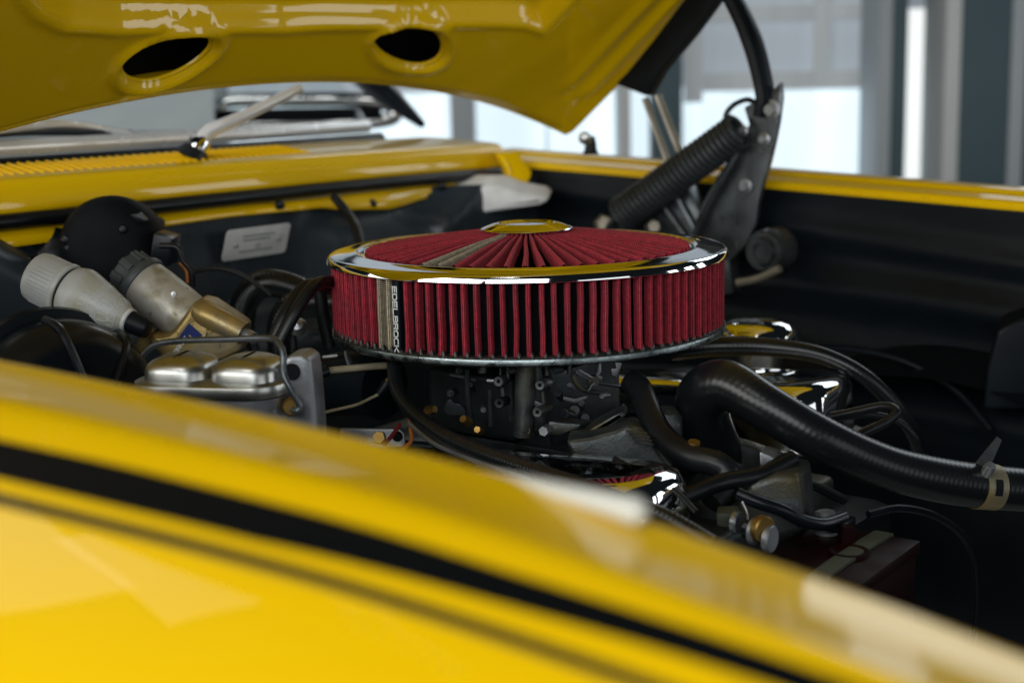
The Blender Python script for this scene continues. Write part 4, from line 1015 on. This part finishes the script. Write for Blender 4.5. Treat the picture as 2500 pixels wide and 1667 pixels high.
# ---- clutch fluid bottle
A = pt(78, 668, 1.215); B = pt(352, 800, 1.185)
ax = (B - A).normalized(); LN = (B - A).length; k = LN / 304.0               # k: metres per pixel along the axis
t = thing('fluid_bottle', A - V((0, 0, .05)), 'milky plastic fluid bottle with ribbed cap lying tilted at left', 'bottle')
bprof = [(0.0, 104), (24, 102), (52, 100), (57, 103), (62, 110), (66, 122), (68, 132), (67, 140), (62, 160), (54, 190), (44, 222), (35, 246), (28, 258), (26, 264), (0, 264)]
cprof = [(0, 10), (30, 8), (52, 9), (57, 14), (59, 30), (60, 84), (62, 86), (63, 93), (61, 97), (56, 98)]
bt_ = build('bottle', MB().lathe([(r * k, x * k) for r, x in bprof], A, B, n=56), 'plastic_milky', t, ang=45)
bc_ = build('cap', MB().lathe([(r * k, x * k) for r, x in cprof], A, B, n=56), 'plastic_milky', t, ang=35)
bx_ = ax.cross(V((0, 1, 0))).normalized()
mb = MB()
xo = (V((0, -1, 0)) - ax * V((0, -1, 0)).dot(ax)).normalized(); yo = ax.cross(xo)
for j in range(40):
    q = 2 * PI * j / 40; d = xo * math.cos(q) + yo * math.sin(q)
    mb.tube([A + ax * 26 * k + d * 59.3 * k, A + ax * 80 * k + d * 60 * k], .0003, n=5, sub=2)
build('cap_ribs', mb, 'plastic_milky', bc_)
build('spout', MB().lathe([(24 * k, 262 * k), (25 * k, 270 * k), (24 * k, 304 * k), (20 * k, 314 * k), (0, 316 * k)], A, B, n=28), 'black_satin', t)
build('spout_collar', MB().lathe([(27 * k, 255 * k), (28.5 * k, 258 * k), (28 * k, 265 * k), (25 * k, 267 * k)], A, B, n=32), 'plastic_relief', t)
def rad(x):
    xs = [q[1] for q in bprof[4:]]; return float(np.interp(x, xs, [q[0] for q in bprof[4:]])) * k
side = 1 if yo.z > 0 else -1
def onb(x, y, l):       # x runs round the bottle (upwards), y towards the cap; metres
    def f(px_along, ang): return A + ax * px_along * k + (xo * math.cos(ang) + yo * side * math.sin(ang)) * (rad(px_along) + .0002 + l)
    return f
def btext(txt, along, a0, w_, h_, g_, th_):
    mb = MB(); lettering(mb, txt, lambda x, y, l: A + ax * (along * k - y) + (xo * math.cos(a0 + x / rad(along)) + yo * side * math.sin(a0 + x / rad(along))) * (rad(along - y / k) + .0001 + l), w_, h_, g_, th_); return mb
for txt, al, a0, wd in (('FLUID', 176, -.52, .0042), ('MADE IN', 200, -.30, .0042), ('PBR', 222, -.02, .0030), ('AUSTRALIA', 246, -1.0, .0040)):
    build('relief_text', btext(txt, al, a0, wd, .0052 if txt != 'PBR' else .0052, .0017, .00045), 'plastic_relief', bt_)
mb = MB()
def bmap(x, y, l): return A + ax * (219 * k - y) + (xo * math.cos(.12 + x / rad(216)) + yo * side * math.sin(.12 + x / rad(216))) * (rad(219 - y / k) + .0001 + l)
lp = rrect(.0085, .0052, .003, 4); strip(mb, [(x, y) for x, y in lp] + [lp[0]], bmap, .0007)
strip(mb, [(-.030, .0100), (.030, .0100)], bmap, .0006)
build('relief_badge', mb, 'plastic_relief', bt_)
# ---- clutch master: steel reservoir, grey cap, gold casting
A = pt(348, 692, 1.255); B = pt(470, 788, 1.235); ax = (B - A).normalized(); k = (B - A).length / 155.0
t = thing('clutch_master_cylinder', pt(480, 860, 1.22), 'worn steel reservoir on a gold casting with blue label', 'cylinder')
build('reservoir', MB().lathe([(r * k, x * k) for r, x in [(0, -6), (50, -6), (57, -2), (60, 6), (61, 40), (60, 110), (59, 150), (55, 160), (44, 166), (0, 168)]], A, B, n=56), 'worn_steel', t, ang=45)
capp = [(0, -56), (34, -56), (46, -54), (51, -48), (53, -16), (60, -13), (65, -9), (66, -3), (64, 6), (60, 8)]
rc = build('cap', MB().lathe([(r * k, x * k) for r, x in capp], A, B, n=56), 'plastic_grey', t, ang=35)
xo = (V((0, -1, 0)) - ax * V((0, -1, 0)).dot(ax)).normalized(); yo = ax.cross(xo)
for j in range(9):
    q = 2 * PI * j / 9 + .2; d = xo * math.cos(q) + yo * math.sin(q); tg = ax.cross(d)
    build('cap_lug', MB().box(A - ax * 36 * k + d * 52 * k, ax * 16 * k, d * 5 * k, tg * 9 * k), 'plastic_grey', rc, bevel=.001)
build('rivet', MB().lathe([(0, .0012), (.0024, .001), (.0028, -.001)], pt(424, 718, 1.2235), pt(424, 718, 1.0), n=18), 'chrome_dull', t)
def slabpx(poly, d, th): return MB().prism([pt(x, y, d) for x, y in poly], (.0, th, 0))
body = [(472, 736), (490, 732), (515, 738), (545, 758), (572, 776), (606, 800), (590, 822), (600, 850), (540, 880), (450, 885), (400, 880), (356, 830), (372, 812), (386, 818), (404, 818), (420, 806), (440, 782)]
build('casting', slabpx(body, 1.205, .034), 'gold_zinc', t, bevel=.007, seg=4)
p0, p1 = pt(490, 760, 1.203), pt(596, 814, 1.190)
build('barrel', MB().lathe([(0, -.006), (.0070, -.005), (.0098, .0), (.0108, .006), (.0104, .02), (.0100, (p1 - p0).length - .004), (.010, (p1 - p0).length), (0, (p1 - p0).length)], p0, p1, n=36), 'gold_zinc', t, ang=50)
build('push_rod', MB().tube([p1 - (p1 - p0) * .05, pt(622, 826, 1.18)], .0050, n=12, sub=2), 'alloy', t)
build('mount_lug', slabpx([(336, 826), (362, 800), (376, 806), (366, 840), (340, 880), (318, 870)], 1.212, .012), 'gold_zinc', t, bevel=.003)
for x, y, r in ((477, 779, .0019), (511, 805, .0023)):
    p = pt(x, y, 1.2045); build('boss_mark', MB().lathe([(r * .7, .0002), (r * .75, .0012), (r, .0012), (r * 1.05, 0)], p, p + V((0, -1, .1)), n=18), 'gold_zinc', t)
p = pt(482, 808, 1.2045); build('boss_ring', MB().lathe([(.0, .0006), (.0068, .0006), (.0070, .0014), (.0080, .0014), (.0084, 0)], p, p + V((0, -1, .1)), n=28), 'gold_zinc', t)
lb = [(461, 789), (494, 818), (480, 832), (428, 834)]
bl_ = build('blue_label', MB().prism([pt(x, y, 1.2028) for x, y in lb], (0, .0024, 0)), 'blue_label', t)
e1 = (pt(459, 800, 1.2) - pt(438, 828, 1.2)).normalized(); o1 = pt(434, 831, 1.2022); e2 = V((0, -1, 0)).cross(e1).normalized(); e2 = e2 if e2.x < 0 else -e2
mb = MB(); lettering(mb, 'BRAKE', lambda x, y, l: pt(433, 842, 1.2026) + e1 * (x - .006) + e2 * (y - .0042) + V((0, -l - .0001, 0)), .0026, .0036, .0008, .0005)
build('label_print', mb, 'white_print', bl_)
# ---- blower motor
p = pt(275, 602, 1.42)
t = thing('blower_motor', p - V((0, 0, .06)), 'matt black round blower motor in front of the cowl at left', 'motor')
axm = (V((.15, -1, .12))).normalized()
build('housing', MB().lathe([(0, .034), (.022, .033), (.036, .029), (.046, .020), (.0505, .008), (.0515, -.01), (.0515, -.05)], p, p + axm, n=48), 'black_matte', t)
build('side_shell', MB().lathe([(0, .022), (.024, .020), (.036, .010), (.040, -.006), (.040, -.05)], pt(120, 640, 1.44), pt(120, 640, 1.44) + axm, n=40), 'black_paint', t)
build('lug', MB().prism([pt(x, y, 1.385) for x, y in ((318, 524), (340, 520), (358, 538), (350, 546), (332, 542))], (0, .01, 0)), 'black_paint', t, bevel=.0015)
build('plug', MB().box(pt(405, 605, 1.40), (.009, 0, -.003), (0, .02, 0), (.003, 0, .014)), 'black_paint', t, bevel=.002)
for x, y in ((70, 636), (168, 606), (182, 650), (300, 560), (160, 585)):
    q = pt(x, y, 1.392); build('screw', MB().lathe([(0, .004), (.003, .0035), (.0048, .001), (.005, -.006)], q, q + axm, n=14), 'black_paint', t)
# left lower dark shelf behind the booster
tag(build('pedal_bracket', MB().prism([pt(x, y, 1.32) for x, y in ((-40, 820), (60, 808), (200, 800), (330, 815), (420, 840), (420, 900), (-40, 900))], (0, .03, 0)), 'grey_satin', bevel=.006), 'grey shelf bracket above the booster at the left edge', 'bracket')

# ================================================================== LOWER RIGHT
t = thing('battery', pt(2080, 1420, .99), 'dark red battery with vent plug and olive strap, lower right', 'battery')
top = [pt(1905, 1325, .90), pt(2040, 1345, .86), pt(2190, 1285, 1.05), pt(2060, 1280, 1.08)]
q0 = pt(2040, 1362, .985)
bu, bv = Fd, Ld
def bp(x, y, z): return q0 + bu * x + bv * y + V((0, 0, z))
build('case', MB().box(bp(0, 0, -.075), bu * .040, bv * .055, (0, 0, .072)), 'red_plastic', t, bevel=.004)
build('lid', MB().box(bp(0, 0, .0), bu * .042, bv * .057, (0, 0, .005)), 'red_plastic', t, bevel=.002)
build('vent_plug', MB().lathe([(0, .016), (.006, .016), (.007, .008), (.0072, .002)], bp(.0, .02, .003), n=4), 'red_plastic', t)
build('vent_rim', MB().lathe([(.007, .001), (.012, .003), (.0145, .003), (.015, 0)], bp(.01, .0, .005), n=28), 'red_plastic', t)
build('terminal', MB().lathe([(0, .018), (.0065, .018), (.0075, .004), (.009, .003), (.009, 0)], bp(-.024, .036, .004), n=18), 'alloy', t)
build('terminal_clamp', MB().box(bp(-.020, .036, .014), bu * .016, bv * .010, (0, 0, .005)), 'black_paint', t, bevel=.002)
sp_ = [(.060, -.010), (.058, .0065), (.030, .0075), (-.030, .0075), (-.0575, .0068), (-.0600, .002), (-.0605, -.05), (-.0610, -.13)]
rows = [[bp(.006 + e, y, z) for e in (0, .014)] + [bp(.006 + e, y + (.0012 if z > .004 else .003), z - (.0022 if z > .004 else 0)) for e in (.014, 0)] for y, z in sp_]
build('strap', MB().grid(rows, close_u=True), 'strap_olive', t, ang=30)
build('tray', MB().box(bp(0, 0, -.150), bu * .055, bv * .070, (0, 0, .006)), 'black_satin', t, bevel=.002)
# ---- alternator fittings at the lower middle right
t = thing('alternator_fitting', pt(1800, 1330, .99), 'olive and pale fittings with brass ring beside fender edge', 'fitting')
build('block', MB().prism([pt(x, y, .985) for x, y in ((1748, 1254), (1800, 1252), (1806, 1270), (1780, 1290), (1750, 1284))], (.004, .02, 0)), 'strap_olive', t, bevel=.002)
p = pt(1800, 1275, .98)
for dx, r, m in ((0, .0085, 'alloy'), (.009, .0075, 'black_paint'), (.014, .0095, 'alloy'), (.0215, .0065, 'black_paint'), (.026, .0100, 'alloy')):
    q = p + Fd * dx + V((0, 0, -.0006 * dx * 1000 * .5)); build('washer', MB().lathe([(0, .0022), (r * .9, .0022), (r, .0012), (r, -.0022), (0, -.0025)], q, q + Fd, n=28), m, t)
q = pt(1862, 1290, .965); build('brass_ring', MB().lathe([(0, .003), (.0085, .003), (.0095, .002), (.0095, -.003), (0, -.003)], q, q + (Fd * .93 - Ld * .35), n=30), 'brass', t)
build('wire', MB().tube([pt(1812, 1224, .98), pt(1824, 1250, .975), pt(1826, 1268, .97)], .0009, n=6, sub=4), 'alloy', t)
path = [pt(1800, 1205, .99), pt(1850, 1225, .985), pt(1910, 1245, .985), pt(1960, 1270, .99), pt(2010, 1278, 1.0), pt(2060, 1262, 1.02)]
hose('wire_loom', path, .0050, 'black_paint', 'taped black wire loom running above the battery', n=10, cat='loom')
path = [pt(1770, 1230, 1.06), pt(1830, 1190, 1.08), pt(1900, 1170, 1.12), pt(1985, 1185, 1.16), pt(2060, 1220, 1.18)]
hose('wire_loom', path, .0042, 'black_satin', 'dark loom curving behind the front cover', n=10, cat='loom')
path = [pt(2120, 1255, 1.12), pt(2200, 1240, 1.14), pt(2290, 1262, 1.16), pt(2360, 1320, 1.18), pt(2385, 1420, 1.19), pt(2370, 1580, 1.2), pt(2300, 1760, 1.2)]
hose('cable', path, .0032, 'black_satin', 'black battery cable drooping below the radiator hose', n=10, cat='cable')
path = [pt(1900, 860, 1.55), pt(2050, 850, 1.58), pt(2200, 880, 1.58), pt(2330, 950, 1.56), pt(2420, 1050, 1.52)]
hose('cable', path, .0045, 'black_satin', 'dark cable along the far apron above the arched hose', n=10, cat='cable')
path = [pt(1500, 1120, 1.02), pt(1580, 1160, .99), pt(1650, 1200, .97), pt(1700, 1250, .95)]
hose('wire', path, .0022, 'rubber', 'thin black wire beside the near valve cover end', n=8, cat='wire')
# ---- radiator support and the dark box at the right edge
t = thing('radiator_support', car(.52, 0, -.2), 'black radiator support panel at the right of the bay', 'panel')
build('panel', MB().box(car(.56, .02, -.27), Fd * .012, Ld * .62, (0, 0, .12)), 'black_matte', t, bevel=.006)
t = thing('plastic_box', pt(2480, 860, 1.5), 'dark grey box corner at the right edge above the radiator hose', 'box')
build('box', MB().prism([pt(x, y, 1.5) for x, y in ((2436, 805), (2470, 788), (2600, 740), (2600, 1000), (2400, 1000), (2410, 900))], (.06, .16, .0)), 'black_satin', t, bevel=.006, seg=3)
# apron hump, the wheel housing bulge on the far side
rows = []
for i in range(25):
    a_ = PI * i / 24; rows.append([car(.18 - .27 * math.cos(a_), .60 - .11 * k_, -.30 + (.20 - .02 * k_) * math.sin(a_)) for k_ in (0, .25, .5, .75, .93, 1.0)])
tag(build('wheel_housing', MB().grid(rows), 'black_satin', ang=60), 'black wheel housing hump on the far side of the bay', 'housing')
